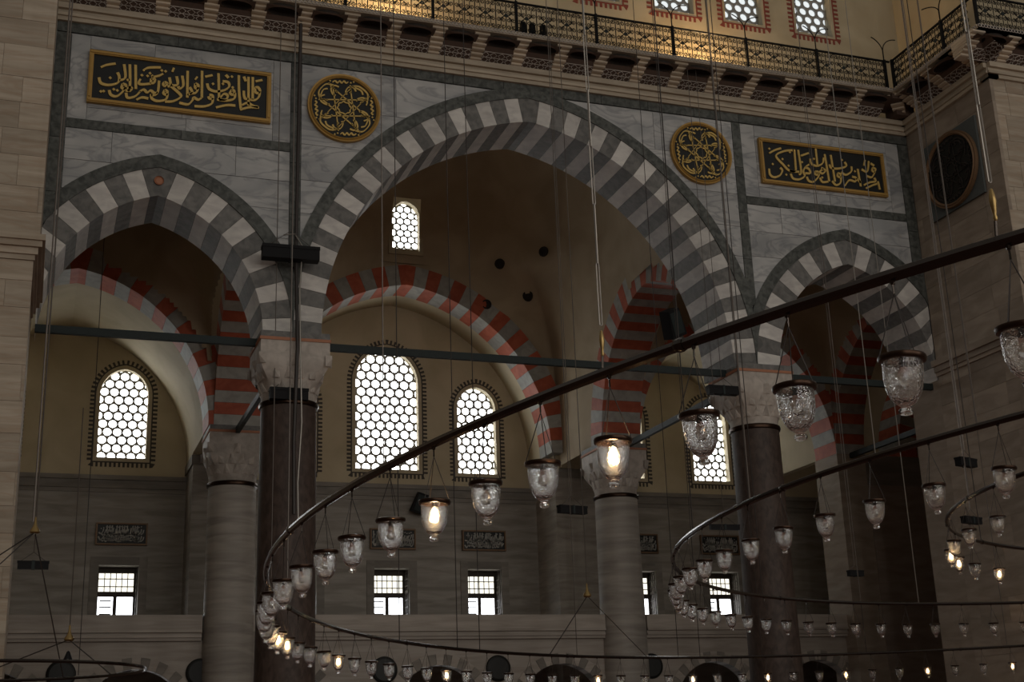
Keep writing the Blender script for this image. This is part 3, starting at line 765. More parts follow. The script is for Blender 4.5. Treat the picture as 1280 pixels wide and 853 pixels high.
# coffer between two brackets: pierced scroll relief, brown fascia, octagonal hollow with its shade in the colour
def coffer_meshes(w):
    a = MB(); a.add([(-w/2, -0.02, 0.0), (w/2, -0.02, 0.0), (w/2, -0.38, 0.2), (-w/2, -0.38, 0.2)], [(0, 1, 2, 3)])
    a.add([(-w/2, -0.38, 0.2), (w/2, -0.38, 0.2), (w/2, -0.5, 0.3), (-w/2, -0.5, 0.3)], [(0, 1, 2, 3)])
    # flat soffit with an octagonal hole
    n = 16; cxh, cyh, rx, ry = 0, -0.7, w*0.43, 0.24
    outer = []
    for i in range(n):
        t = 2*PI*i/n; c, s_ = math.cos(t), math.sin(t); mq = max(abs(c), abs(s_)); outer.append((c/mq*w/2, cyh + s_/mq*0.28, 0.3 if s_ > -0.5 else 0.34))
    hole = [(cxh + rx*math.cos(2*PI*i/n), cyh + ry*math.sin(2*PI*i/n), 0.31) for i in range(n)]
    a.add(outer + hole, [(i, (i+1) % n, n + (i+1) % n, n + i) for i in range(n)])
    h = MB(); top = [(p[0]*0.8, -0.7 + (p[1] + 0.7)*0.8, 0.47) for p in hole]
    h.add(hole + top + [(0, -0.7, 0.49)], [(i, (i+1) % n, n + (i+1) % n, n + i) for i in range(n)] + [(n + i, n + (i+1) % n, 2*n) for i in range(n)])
    rel = MB()
    def on(u, t): return (u, -0.02 - 0.36*t - 0.008, 0.2*t - 0.012)
    for k in range(4):
        u0 = -w/2 + w*(k + 0.5)/4
        for sg in (-1, 1):
            rel.tube([on(u0 + sg*w*0.03, 0.08), on(u0 + sg*w*0.105, 0.3), on(u0 + sg*w*0.02, 0.5), on(u0 + sg*w*0.105, 0.72), on(u0, 0.93)], 0.012, 4)
        rel.tube([on(u0 - w/8, 0.5), on(u0, 0.5), on(u0 + w/8, 0.5)], 0.011, 4)
    rel.tube([on(-w/2, 0.04), on(w/2, 0.04)], 0.014, 4); rel.tube([on(-w/2, 0.97), on(w/2, 0.97)], 0.014, 4)
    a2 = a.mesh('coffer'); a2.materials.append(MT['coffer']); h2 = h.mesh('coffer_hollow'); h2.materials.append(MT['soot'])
    r2 = rel.mesh('scroll_relief'); r2.materials.append(MT['capital'])
    return a2, h2, r2
CW = 1.31
cof_a, cof_h, cof_r = coffer_meshes(CW - 0.3)
gu = MB()
for k in range(12):
    gu.tube([(0.1092*(k + 0.5) + 0.05*math.cos(2*PI*i/10), 0, 0.05*math.sin(2*PI*i/10)) for i in range(10)], 0.014, 4, True)
gu_me = gu.mesh('guilloche_band'); gu_me.materials.append(MT['capital'])
def balcony_run(p, d, length, name_label, first_post=0.0, m0=0.0, m1=0.0, ext=0.0, arms=False):
    mm = run_matrix((p[0], p[1], 21.02), d)
    root = empty('balcony'); root.matrix_world = mm
    tag(root, name_label, 'balcony', 'bracketed stone balconies below the dome')
    for y1, z0, z1 in ((-0.1, 0, 0.12), (-0.16, 0.12, 0.2), (-0.13, 0.2, 0.3), (-0.24, 0.3, 0.47)):
        b = MB(); b.box(-m0, length + m1, y1, 0.3, z0, z1); b.build('cornice_moulding', 'cornice', root)
    n = int(round(length/CW)); cw = length/n
    for i in range(n):
        inst('bracket', br_me, root, (cw*(i + 0.5) - cw/2 + 0.1, -0.05, 0.48))
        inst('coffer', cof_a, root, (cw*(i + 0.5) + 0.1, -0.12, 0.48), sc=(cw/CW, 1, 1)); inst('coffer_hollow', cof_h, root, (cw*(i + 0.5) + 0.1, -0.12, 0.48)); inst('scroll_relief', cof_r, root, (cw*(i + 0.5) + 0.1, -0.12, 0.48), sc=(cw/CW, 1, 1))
        inst('guilloche_band', gu_me, root, (cw*i, -1.13, 1.05), sc=(cw/CW, 1, 1))
    b = MB(); b.box(0, length + ext, -1.1, 0.9, 0.975, 1.11); b.build('balcony_slab', 'cornice', root)
    r2 = empty('balustrade'); r2.matrix_world = mm @ Matrix.Translation((0, -1.06, 1.11))
    tag(r2, 'black wrought iron scroll balustrade on the ' + name_label, 'balustrade', 'wrought iron balustrades')
    b = MB(); b.box(0, length, -0.03, 0.03, 0.98, 1.03); b.build('top_rail', 'iron', r2)
    b = MB(); b.box(0, length, -0.02, 0.02, 0.0, 0.03); b.build('bottom_rail', 'iron', r2)
    k = int(length/UW)
    for i in range(k):
        sp_ = inst('scroll_panel', su_me, r2, (UW*(i + 0.5) + first_post, 0, 0))
        inst('rosette', ro_me, sp_, (0, -0.01, 0.51))
    x = first_post; j = 0
    while x < length + 0.1:
        b = MB(); b.box(x - 0.04, x + 0.04, -0.045, 0.045, 0, 1.05); po = b.build('post', 'iron', r2)
        b = MB(); b.tube([(x, 0, 1.05), (x, 0, 1.42)], 0.022, 6)
        b.tube([(x - 0.55*(1 - math.cos(t)), -0.2*(1 - math.cos(t)), 1.35 + 0.36*math.sin(t)) for t in [0.157*q for q in range(11)]], 0.018, 5)
        b.tube([(x + 0.55*(1 - math.cos(t)), 0.0, 1.38 + 0.5*math.sin(t)) for t in [0.157*q for q in range(11)]], 0.018, 5)
        if j > 0 or arms: b.build('lamp_arm', 'iron', po)
        x += 2.6; j += 1
    return root
run1 = balcony_run((-13.6, 0, 0), (1, 0, 0), 26.1, 'long balcony above the three facade arches', first_post=-0.1, m1=1.1, arms=True)
balcony_run((WP, -1.1, 0), (0, -1, 0), 4.3, 'short balcony above the right pier side', first_post=0.05, m0=1.1, m1=-1.0)
balcony_run((WP - 1.1, YP, 0), (1, 0, 0), 8.0, 'balcony above the right pier front', first_post=0.05, m0=-1.0)

# corner of the two runs: a dark hollow and a diagonal bracket
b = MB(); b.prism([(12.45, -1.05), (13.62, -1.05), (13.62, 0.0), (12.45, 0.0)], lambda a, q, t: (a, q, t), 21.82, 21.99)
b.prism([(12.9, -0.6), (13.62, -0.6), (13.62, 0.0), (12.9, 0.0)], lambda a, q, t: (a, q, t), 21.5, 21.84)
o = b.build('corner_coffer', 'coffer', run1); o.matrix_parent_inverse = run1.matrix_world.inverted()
o = inst('bracket', br_me, run1); o.matrix_parent_inverse = run1.matrix_world.inverted()
o.location = (13.4, -0.2, 21.5); o.rotation_euler = (0, 0, -PI/4); o.scale = (1, 1.25, 1)

# ---- tympanum wall behind the balcony
TW = [(-2.35, 25.05), (0.3, 25.05), (2.98, 25.05), (5.7, 25.05), (8.33, 25.05), (11.1, 25.05)]
th = [[(c - 0.72, z), (c + 0.72, z), (c + 0.72, z + 3.4), (c - 0.72, z + 3.4)] for c, z in TW]
ty = fill2d('wall_tympanum', [[(-13.7, 21.9), (14.6, 21.9), (14.6, 30), (-13.7, 30)]] + th, 0.5, 'cream', wallY(0.9, 1.4))
tag(ty, 'cream tympanum wall behind the iron balustrade', kind='structure')
names = ['far left', 'left middle', 'fourth from the right', 'third from the right', 'second from the right', 'rightmost']
for (c, z), ol, nm in zip(TW, th, names):
    rt = hex_window(ol, 0.36, 1.2, rr=0.385, pane='pane_high', label='rectangular honeycomb window with red border above the balcony, ' + nm)
    rect = lambda d, c=c, z=z: [(c - 0.72 - d, z - d), (c + 0.72 + d, z - d), (c + 0.72 + d, z + 3.4 + d), (c - 0.72 - d, z + 3.4 + d)]
    teeth_border(rect, 0.14, 0.3, 0.17, 0.9, 'redborder', rt)
b = MB(); b.box(14.5, 24, YP + 1.2, 1.4, 21.9, 30); tag(b.build('wall_pier_upper', 'cream'), 'cream wall above the right pier balcony', kind='structure')
STROKES_L=[[(434,92),(442,94),(448,84),(443,76),(435,79),(434,92)],[(448,82),(445,65),(435,54),(421,53)],[(427,124),(428,54)],[(415,123),(417,34)],[(417,55),(408,54),(404,63),(403,78)],[(399,33),(414,42),(429,35),(444,33)],[(446,32),(419,29),(394,18)],[(388,124),(390,74),(396,22)],[(370,77),(377,72),(373,61),(365,66),(370,77)],[(379,68),(377,50),(356,41),(330,41)],[(332,122),(336,42)],[(336,42),(348,60),(359,57),(354,44),(336,41)],[(302,86),(308,70),(327,65),(349,72),(362,85),(359,98),(344,99)],[(296,106),(316,114)],[(309,52),(317,51),(319,42),(310,41),(307,47)],[(319,43),(316,26),(296,15),(270,12)],[(287,123),(289,41)],[(289,41),(279,33),(267,38),(264,29),(252,15),(229,17)],[(255,68),(262,53),(250,43)],[(270,81),(278,77),(277,67),(270,69),(270,81)],[(278,71),(273,54),(256,49)],[(248,117),(250,35)],[(204,65),(230,43),(231,33),(212,19),(191,15)],[(189,50),(196,46),(194,36),(186,40),(189,50)],[(197,40),(193,22),(171,14),(156,20),(154,32)],[(187,74),(195,70),(189,62),(184,68),(187,74)],[(200,90),(204,66),(196,62)],[(219,96),(223,73),(213,67),(204,68)],[(234,100),(238,71),(229,60),(224,66)],[(154,28),(170,38),(173,76)],[(123,36),(134,43),(143,36),(152,43),(162,37),(171,40)],[(125,37),(112,20),(93,13),(88,27)],[(109,115),(113,42)],[(94,114),(97,42),(86,34)],[(94,45),(102,43),(99,35),(93,38),(94,45)],[(78,53),(87,49),(83,38),(76,42),(78,53)],[(87,44),(76,25),(63,13),(49,16),(44,29)],[(152,79),(161,78),(160,68),(152,67),(152,79)],[(152,64),(126,58),(120,63),(124,74)],[(16,63),(22,47),(42,44),(65,54),(68,72),(63,85)],[(69,62),(81,68),(84,80),(79,112)],[(88,65),(96,68)],[(19,94),(33,103),(57,111)],[(129,100),(143,111),(176,117)],[(152,83),(172,91),(183,99)],[(211,121),(207,108)],[(328,16),(357,27),(381,29)],[(116,10),(130,19),(147,18)],[(352,120),(360,112)],[(402,122),(408,108)],[(435,112),(454,119)],[(275,103),(269,93)]]
DOTS_L=[(45,66),(127,86),(148,95),(155,88),(142,86),(345,91),(372,84),(56,33),(65,31),(179,108),(189,107),(318,87),(369,117),(30,24),(23,22)]
STROKES_R=[[(110,114),(78,107),(46,87),(69,59),(91,40),(127,40)],[(16,38),(17,18),(31,10),(53,19),(64,37),(57,46)],[(117,118),(115,46)],[(131,118),(134,43),(124,30)],[(94,30),(101,14),(123,13),(145,27),(142,43),(152,60),(167,71)],[(152,58),(164,54),(167,40),(149,38)],[(173,92),(175,75),(195,69),(218,81),(225,102)],[(198,131),(198,73)],[(187,48),(198,48),(195,38),(186,39),(187,48)],[(211,64),(226,56),(213,44),(205,51),(219,61)],[(153,26),(159,12),(176,11),(195,29),(201,44)],[(230,115),(236,19)],[(202,28),(210,14),(232,18)],[(253,115),(258,21)],[(272,52),(282,50),(279,39),(270,42),(272,52)],[(283,42),(278,19),(260,9),(247,22)],[(244,80),(250,68),(280,70),(308,82),(303,96)],[(286,57),(303,50),(325,65),(328,83)],[(293,9),(313,32),(335,30),(341,43),(326,46)],[(341,42),(357,28)],[(351,77),(355,15)],[(409,87),(420,85),(416,74),(407,77),(409,87)],[(418,75),(402,53),(383,55)],[(367,21),(391,33),(415,40),(411,52)],[(366,77),(387,72),(398,111)],[(424,41),(428,12)],[(374,10),(403,25),(420,32)],[(22,93),(45,107),(68,116)],[(139,98),(170,112)],[(91,40),(108,39),(115,46)],[(404,103),(417,96)],[(377,92),(384,113)]]
DOTS_R=[(24,109),(89,57),(141,76),(77,24),(187,93),(69,78),(31,56),(294,102),(211,30),(339,67),(99,106)]

# ================================================================== OBJECTS
# ---- gilded inscriptions
def smooth(pts, n=5):
    if len(pts) < 3: return pts
    out = []
    for i in range(len(pts) - 1):
        p0, p1, p2, p3 = pts[max(i-1, 0)], pts[i], pts[i+1], pts[min(i+2, len(pts)-1)]
        for k in range(n):
            t = k/n
            out.append(tuple(0.5*((2*p1[d]) + (-p0[d] + p2[d])*t + (2*p0[d] - 5*p1[d] + 4*p2[d] - p3[d])*t*t + (-p0[d] + 3*p1[d] - 3*p2[d] + p3[d])*t**3) for d in (0, 1)))
    out.append(pts[-1]); return out
def stroke(b, pts, w, mp, t0, t1, nib=0.9):
    pts = smooth(pts); n = len(pts); L, Rr = [], []
    for i, p in enumerate(pts):
        a, c = pts[max(i-1, 0)], pts[min(i+1, n-1)]
        dx, dz = c[0]-a[0], c[1]-a[1]; l = math.hypot(dx, dz) or 1
        dx, dz = dx/l, dz/l
        hw = 0.5*w*(0.5 + 0.5*abs(math.sin(math.atan2(dz, dx) - nib)))
        L.append((p[0] - dz*hw, p[1] + dx*hw)); Rr.append((p[0] + dz*hw, p[1] - dx*hw))
    b.strip(L, Rr, mp, t0, t1)
def dot(b, p, s, mp, t0, t1): b.prism([(p[0]-s, p[1]), (p[0], p[1]-s), (p[0]+s, p[1]), (p[0], p[1]+s)], mp, t0, t1)
def frame_parts(root, W, H, fw, mat, yo):
    for x0, x1, z0, z1 in ((-fw, W + fw, -fw, 0), (-fw, W + fw, H, H + fw), (-fw, 0, 0, H), (W, W + fw, 0, H)):
        b = MB(); b.box(x0, x1, yo - 0.1, yo + 0.02, z0, z1)
        b.box(x0 + fw*0.25, x1 - fw*0.25, yo - 0.13, yo - 0.1, z0 + fw*0.25, z1 - fw*0.25)
        b.build('frame', mat, root)
def inscription(x0, z0, W, H, y, strokes, dots, label, sw=0.085):
    root = empty('gilded_inscription', (x0, y, z0)); tag(root, label, 'inscription', 'gilded wall inscriptions')
    b = MB(); b.box(0, W, -0.05, 0.03, 0, H); b.build('board', 'board', root)
    frame_parts(root, W, H, 0.12, 'goldframe', 0.0)
    b = MB()
    for s in strokes: stroke(b, [(p[0]/100, p[1]/100) for p in s], sw, mpY, -0.085, -0.045)
    for d in dots: dot(b, (d[0]/100, d[1]/100), 0.045, mpY, -0.085, -0.045)
    b.build('lettering', 'gold', root)
inscription(-12.6, 18.78, 4.67, 1.32, -0.04, STROKES_L, DOTS_L, 'gilded Arabic inscription panel on black, left of the facade')
inscription(7.93, 18.78, 4.45, 1.32, -0.04, STROKES_R, DOTS_R, 'gilded Arabic inscription panel on black, right of the facade')
# small inscription plaques over the lower windows
PW, PH = 1.72, 0.7
def rnd_script(seed):
    rg = random.Random(seed); S = []; D = []
    x = 8
    while x < PW*100 - 12:
        if rg.random() < 0.55: S.append([(x, 66), (x + rg.uniform(-1, 2), 20)])
        S.append([(x - 4, rg.uniform(14, 30)), (x + 4, rg.uniform(6, 14)), (x + 12, rg.uniform(10, 22)), (x + 15, rg.uniform(24, 36))])
        S.append([(x - 3, rg.uniform(34, 44)), (x + 4, rg.uniform(28, 36)), (x + 11, rg.uniform(34, 44)), (x + 14, rg.uniform(48, 58))])
        D.append((x + 5, rg.uniform(52, 64)))
        x += rg.uniform(7, 11)
    return S, D
def plaque(c, label, seed):
    root = empty('inscription_plaque', (c - PW/2, YW - 0.04, 9.4)); tag(root, label, 'inscription', 'small plaques over the lower windows')
    b = MB(); b.box(0, PW, -0.04, 0.03, 0, PH); b.build('board', 'board', root)
    frame_parts(root, PW, PH, 0.06, 'rimbrown', 0.0)
    S, D = rnd_script(seed); b = MB()
    for s in S: stroke(b, [(p[0]/100, p[1]/100) for p in s], 0.055, mpY, -0.07, -0.035)
    for d in D: dot(b, (d[0]/100, d[1]/100), 0.025, mpY, -0.07, -0.035)
    b.build('lettering', 'vpale', root)
for k, (c, l) in enumerate(((-10.25, 'small framed inscription over the left aisle window'), (0.0, 'small framed inscription over the left of two middle windows'), (3.77, 'small framed inscription over the right of two middle windows'), (10.55, 'small framed inscription beside the right marble column'), (14.4, 'small framed inscription over the window left of the right granite column'))):
    plaque(c, l, 20 + k)
# medallions
def medallion(mat4, R, label, dark=False):
    root = empty('medallion'); root.matrix_world = mat4; tag(root, label, 'medallion', 'round gilded medallions')
    mp = lambda a, c, t: (a, t, c)
    def disc(name, prof, mat):
        b = MB(); n = 48
        vs = [(r*math.cos(2*PI*j/n), y, r*math.sin(2*PI*j/n)) for r, y in prof for j in range(n)]
        b.add(vs, [(i*n + j, i*n + (j+1) % n, (i+1)*n + (j+1) % n, (i+1)*n + j) for i in range(len(prof)-1) for j in range(n)])
        return b.build(name, mat, root)
    disc('board', [(0.001, -0.05), (R*0.9, -0.05), (R*0.9, 0.02)], 'board')
    disc('rim', [(R*0.88, 0.0), (R*0.89, -0.09), (R*0.93, -0.13), (R*0.96, -0.09), (R, -0.1), (R, 0.02)], 'goldframe' if not dark else 'rimbrown')
    b = MB(); t0, t1 = -0.08, -0.045
    for k in range(8):
        a = PI/4*k + 0.12; ca, sa = math.cos(a), math.sin(a)
        rot = lambda u, v: (R*(u*ca - v*sa), R*(u*sa + v*ca))
        stroke(b, [rot(0.24, -0.7), rot(0.24, 0.0), rot(0.24, 0.68)], 0.04, mp, t0, t1)
        stroke(b, [rot(0.62, 0.08), rot(0.66, 0.2), rot(0.57, 0.3), rot(0.42, 0.28), rot(0.36, 0.2)], 0.055, mp, t0, t1)
        stroke(b, [rot(0.15, -0.06), rot(0.19, 0.0), rot(0.15, 0.06)], 0.045, mp, t0, t1)
        for q in ((0.48, 0.16), (0.54, 0.2)): dot(b, rot(*q), 0.035, mp, t0, t1)
        if k % 2 == 0:
            stroke(b, [rot(0.78, -0.2), rot(0.74, -0.14), rot(0.8, -0.08), rot(0.74, -0.02), rot(0.8, 0.04), rot(0.74, 0.1), rot(0.8, 0.16), rot(0.76, 0.24)], 0.055, mp, t0, t1)
        else:
            stroke(b, [rot(0.66, -0.3), rot(0.8, -0.18), rot(0.8, 0.1), rot(0.68, 0.22), rot(0.74, 0.0), rot(0.68, -0.12)], 0.055, mp, t0, t1)
        dot(b, rot(0.8, 0.3), 0.03, mp, t0, t1); dot(b, rot(0.72, 0.34), 0.03, mp, t0, t1)
    b.build('lettering', 'gold' if not dark else 'soot', root)
    return root
medallion(Matrix.Translation((-5.71, -0.03, 19.43)), 1.06, 'round gilded star medallion left of the largest arch')
medallion(Matrix.Translation((5.71, -0.03, 19.43)), 1.06, 'round gilded star medallion right of the largest arch')
rotm = Matrix.Rotation(-PI/2, 4, 'Z')
mt_ = medallion(Matrix.Translation((WP - 0.12, -2.2, 18.85)) @ rotm, 1.25, 'large dark medallion with bronze rim on the right pier', dark=True)
b = MB(); b.box(-1.3, 1.3, 0.03, 0.1, -1.3, 1.3); b.build('backing_panel', 'slate', mt_)

# ---- top window in the dome wall
tw = arch_outline(0.05, 21.0, 1.12, 2.15)
rt = hex_window(tw, 0.30, 14.72, label='small arched honeycomb window high in the middle dome', depth=0.06)
for k in range(2):
    o_ = [tw, offset_outline(0.05, 21.0, 1.12, 2.15, 0.16 if k == 0 else 0.36)]
    if k == 1: o_ = [offset_outline(0.05, 21.0, 1.12, 2.15, 0.14), offset_outline(0.05, 21.0, 1.12, 2.15, 0.5)]
    o = fill2d('window_frame', [o_[1], o_[0]], 0.35 if k == 0 else 0.2, 'cream' if k == 0 else 'dome', wallY(14.42, 14.77) if k == 0 else wallY(14.5, 14.7))
    o.parent = rt; o.location = -rt.location
# small sound pots in the dome wall, mouths closed with shade-coloured black
for k, (x, y, z) in enumerate(((3.67, 13.42, 20.41), (4.9, 13.63, 19.22), (5.06, 12.05, 20.55), (3.31, 14.2, 18.9))):
    b = MB(); b.lathe([(0.001, -0.05), (0.13, -0.06), (0.15, -0.09), (0.19, -0.1), (0.21, -0.06), (0.21, 0.3)], 14)
    o = b.build('acoustic_pot', 'soot'); o.location = (x, y, z); o.rotation_euler = (-PI/2, 0, (-0.62, -0.42, -0.93, -0.3)[k])
    tag(o, ['leftmost', 'lower middle', 'uppermost', 'lowest, nearest the red arch'][k] + ' dark pot mouth in the ochre dome wall', 'pot', 'pot mouths in the dome wall')

# ---- chandelier rings
RINGS = {
 'outer': (7.9979, -20.9833, 18.8916, -0.0111, 0.0024, 3.9864, -0.0355, 0.0372, 0.0732, 0.0927),
 'middle': (7.8406, -20.6695, 12.8735, -0.0161, 0.0093, 4.7188, 0, 0, 0, 0),
 'inner': (7.4274, -20.0154, 7.6924, -0.0029, 0.0052, 5.1793, 0, 0, 0, 0),
 'side': (-13.91, -7.28, 2.8, 0, 0, 3.383, 0, 0, 0, 0)}
def ring_pt(k, deg):
    x = RINGS[k]; t = math.radians(deg)
    r = x[2] + x[6]*math.cos(2*t) + x[7]*math.sin(2*t)
    z = x[5] - x[3]*x[2]*math.cos(t) - x[4]*x[2]*math.sin(t) + x[8]*math.cos(2*t) + x[9]*math.sin(2*t)
    return Vector((x[0] + r*math.cos(t), x[1] + r*math.sin(t), z))
RL = {'outer': 'outermost dark bronze chandelier ring, lowest and widest of three', 'middle': 'middle dark bronze chandelier ring', 'inner': 'innermost small bronze chandelier ring at the right', 'side': 'separate thin chandelier ring at the bottom left'}
for k in RINGS:
    c = Vector((RINGS[k][0], RINGS[k][1], RINGS[k][5])); n = 240
    root = empty('chandelier_ring', c); tag(root, RL[k], 'chandelier', 'bronze lamp rings')
    b = MB(); b.tube([ring_pt(k, 360*i/n) - c for i in range(n)], 0.036 if k != 'side' else 0.03, 8, True)
    rtb = b.build('ring_tube', 'tube', root, True)
    if k != 'side':
        cl = MB(); cl.lathe([(0.001, 0), (0.038, 0), (0.044, 0.02), (0.044, 0.05), (0.038, 0.07), (0.001, 0.07)], 10)
        cme = cl.mesh('tube_joint'); cme.materials.append(MT['tube'])
        for i in range(0, 360, 20):
            p = ring_pt(k, i) - c; inst('tube_joint', cme, rtb, p, (PI/2, 0, math.radians(i)))

# ---- glass lamps
lampm = {}
def lamp_meshes():
    b = MB(); b.lathe([(0.092, 0.006), (0.118, 0.0), (0.121, -0.012), (0.116, -0.026), (0.101, -0.03), (0.092, -0.028), (0.09, -0.008), (0.092, 0.006)], 24); lampm['rim'] = b.mesh('rim', True)
    b = MB()   # closed glass shell: outer wall down, inner wall up
    outer = [(0.1, -0.02), (0.1, -0.07), (0.098, -0.12), (0.09, -0.165), (0.075, -0.205), (0.054, -0.235), (0.032, -0.252), (0.018, -0.262)]
    inner = [(0.001, -0.24), (0.03, -0.236), (0.051, -0.222), (0.07, -0.198), (0.085, -0.162), (0.093, -0.12), (0.0955, -0.07), (0.096, -0.02)]
    b.lathe([(0.001, -0.262)] + outer[::-1] + inner[::-1] + [(0.001, -0.262)], 28)
    lampm['cup'] = b.mesh('glass_cup', True, True)
    b = MB(); b.lathe([(0.001, -0.258), (0.02, -0.26), (0.034, -0.272), (0.036, -0.285), (0.028, -0.298), (0.001, -0.304)], 14); lampm['knob'] = b.mesh('glass_knob', True)
    b = MB(); b.lathe([(0.001, -0.01), (0.016, -0.012), (0.018, -0.055), (0.001, -0.06)], 10); lampm['socket'] = b.mesh('socket', True)
    b = MB(); b.lathe([(0.001, -0.052), (0.014, -0.056), (0.022, -0.08), (0.03, -0.115), (0.029, -0.14), (0.018, -0.16), (0.001, -0.166)], 14); lampm['bulb'] = b.mesh('bulb', True); lampm['bulb_lit'] = b.mesh('bulb', True)
    b = MB(); b.lathe([(0.001, 0.0), (0.092, -0.002), (0.092, -0.008), (0.001, -0.008)], 16); 
    lampm['bar'] = MB()
    q = MB(); q.tube([(-0.1, 0, -0.008), (0.1, 0, -0.008)], 0.006, 5); lampm['bar'] = q.mesh('cross_bar')
    for nm, mt2 in (('rim', 'bronze'), ('cup', 'glass'), ('knob', 'knob'), ('socket', 'black'), ('bulb', 'knob'), ('bulb_lit', 'lit'), ('bar', 'bronze')): lampm[nm].materials.append(MT[mt2])
lamp_meshes()
hang = {}
def hanger(drop):
    key = round(drop, 3)
    if key not in hang:
        q = MB(); q.tube([(0, 0, drop - 0.1), (0.112, 0, 0.0)], 0.0032, 4); w = q.mesh('hanger_wire'); w.materials.append(MT['darkwire'])
        q = MB(); q.tube([(0, 0, drop - 0.1), (0, 0, drop - 0.02)], 0.006, 5); q.lathe([(0.001, -0.05), (0.012, -0.048), (0.016, -0.03), (0.012, 0.0)], 8, (0, 0, drop)); s = q.mesh('ring_clip'); s.materials.append(MT['tube'])
        hang[key] = (w, s)
    return hang[key]
LAMP_N = [0]
def lamp(ringk, deg, lit, label, drop):
    p = ring_pt(ringk, deg); root = empty('glass_lamp', p - Vector((0, 0, drop))); root.rotation_euler = (0.0, 0.0, random.uniform(0, 2))
    tag(root, label, 'lamp', 'glass lamps on the %s chandelier ring' % ringk)
    tilt = (random.uniform(-0.05, 0.05), random.uniform(-0.05, 0.05), 0)
    inst('rim', lampm['rim'], root, rot=tilt); inst('cross_bar', lampm['bar'], root, rot=tilt)
    cup = inst('glass_cup', lampm['cup'], root, rot=tilt); inst('glass_knob', lampm['knob'], cup)
    soc = inst('socket', lampm['socket'], root, rot=tilt); inst('bulb', lampm['bulb_lit' if lit else 'bulb'], soc)
    w, s = hanger(drop)
    inst('ring_clip', s, root)
    for k in range(3): inst('hanger_wire', w, root, rot=(0, 0, 2*PI*k/3))
    LAMP_N[0] += 1
# outer ring: closely spaced from the right frame edge round to the far side
ang = [206.12, 204.24, 202.26, 200.2, 198.0, 195.86, 193.78, 191.56, 189.2, 186.6, 184.3, 181.6, 178.7, 175.7]
while ang[-1] > 68: ang.append(ang[-1] - 2.57)
LIT_AT = (198.0, 191.56, 163.2, 160.6, 149.6, 134.1, 115.7, 105.4, 97.6, 89.7, 82.0, 74.6)
OUT_LIT = {min(range(len(ang)), key=lambda i: abs(ang[i] - q)) for q in LIT_AT}
for i, a in enumerate(ang):
    lit = i in OUT_LIT
    lamp('outer', a, lit, '%s glass lamp on the outer ring, %s counted from its near right end' % ('lit amber' if lit else 'clear unlit', ordinal(i + 1)), 0.43)
i = 0; a = 194.62
while a > 78:
    lamp('middle', a, False, 'clear unlit glass lamp on the middle ring, %s counted from its near right end' % ordinal(i + 1), 0.45); a -= 3.78; i += 1
i = 0; a = 166.9; IN_LIT = {3, 4, 6}
while a > 70:
    lit = i in IN_LIT
    lamp('inner', a, lit, '%s glass lamp on the inner ring, %s counted from its near right end' % ('lit amber' if lit else 'clear unlit', ordinal(i + 1)), 0.45); a -= 8.6; i += 1

# ---- cables and chains
def cable(top, bottom, r, mat, label, group='suspension cables', name='suspension_cable'):
    p, q = Vector(top), Vector(bottom); b = MB(); b.tube([Vector((0, 0, 0)), p - q], r, 5)
    o = b.build(name, mat); o.location = q; tag(o, label, 'cable', group); return o
def chain(bottom, top_z, label):
    q = Vector(bottom); root = empty('suspension_chain', q); tag(root, label, 'chain', 'pale steel suspension chains')
    lk = MB(); lk.tube([(0.009*math.cos(t), 0, 0.2 + (0.2 if math.sin(t) > 0 else -0.2) + 0.009*math.sin(t)) for t in [2*PI*i/10 for i in range(10)]], 0.0045, 5, True)
    lme = lk.mesh('long_link'); lme.materials.append(MT['palewire'])
    b = MB(); b.lathe([(0.001, 0.24), (0.008, 0.235), (0.016, 0.2), (0.019, 0.17), (0.012, 0.12), (0.008, 0.1), (0.013, 0.085), (0.008, 0.07), (0.001, 0.07)], 12); b.build('brass_sleeve', 'brass', root, True)
    b = MB(); b.tube([(0, 0, 0.09), (0.0, 0.01, 0.0), (0.03, 0.0, -0.035), (0, -0.01, -0.05), (-0.03, 0, -0.03)], 0.008, 5); b.build('hook', 'tube', root)
    z = 0.28; k = 0
    while z + q.z < top_z:
        inst('long_link', lme, root, (0, 0, z), (0, 0, PI/2*(k % 2))); z += 0.41; k += 1
chain(ring_pt('outer', 197.85) + Vector((0, 0, 0.04)), 15, 'pale steel chain with brass sleeve holding the outer ring in mid picture')
chain(ring_pt('outer', 205.99) + Vector((0, 0, 0.04)), 15, 'pale steel chain with brass sleeve holding the outer ring at the right')
far = [(188.8, 'outer', 'wire'), (140.8, 'outer', 'darkwire'), (133.1, 'outer', 'darkwire'), (130.3, 'outer', 'darkwire'), (118.8, 'outer', 'wire'), (107.7, 'outer', 'darkwire'), (105.4, 'outer', 'darkwire'), (99.0, 'outer', 'darkwire'), (88.7, 'outer', 'darkwire'), (75.7, 'outer', 'wire'), (160.5, 'outer', 'wire'),
       (187.5, 'middle', 'palewire'), (176.1, 'middle', 'wire'), (193.6, 'middle', 'wire'), (123.1, 'middle', 'darkwire'), (106.5, 'middle', 'wire'), (98.2, 'middle', 'palewire'), (166.0, 'middle', 'darkwire'),
       (160.0, 'inner', 'wire'), (120.0, 'inner', 'darkwire')]
cnt = {}
for a, k, mt2 in far:
    cnt[k] = cnt.get(k, 0) + 1
    p = ring_pt(k, a); dist = (p - CAM).length
    cable(p + Vector((0, 0, 26)), p, 0.005 if dist < 16 else 0.01, mt2, 'thin %s cable plumb above the %s ring, %s of its set from the near end' % ({'wire': 'grey', 'darkwire': 'dark', 'palewire': 'pale'}[mt2], k, ordinal(cnt[k])))
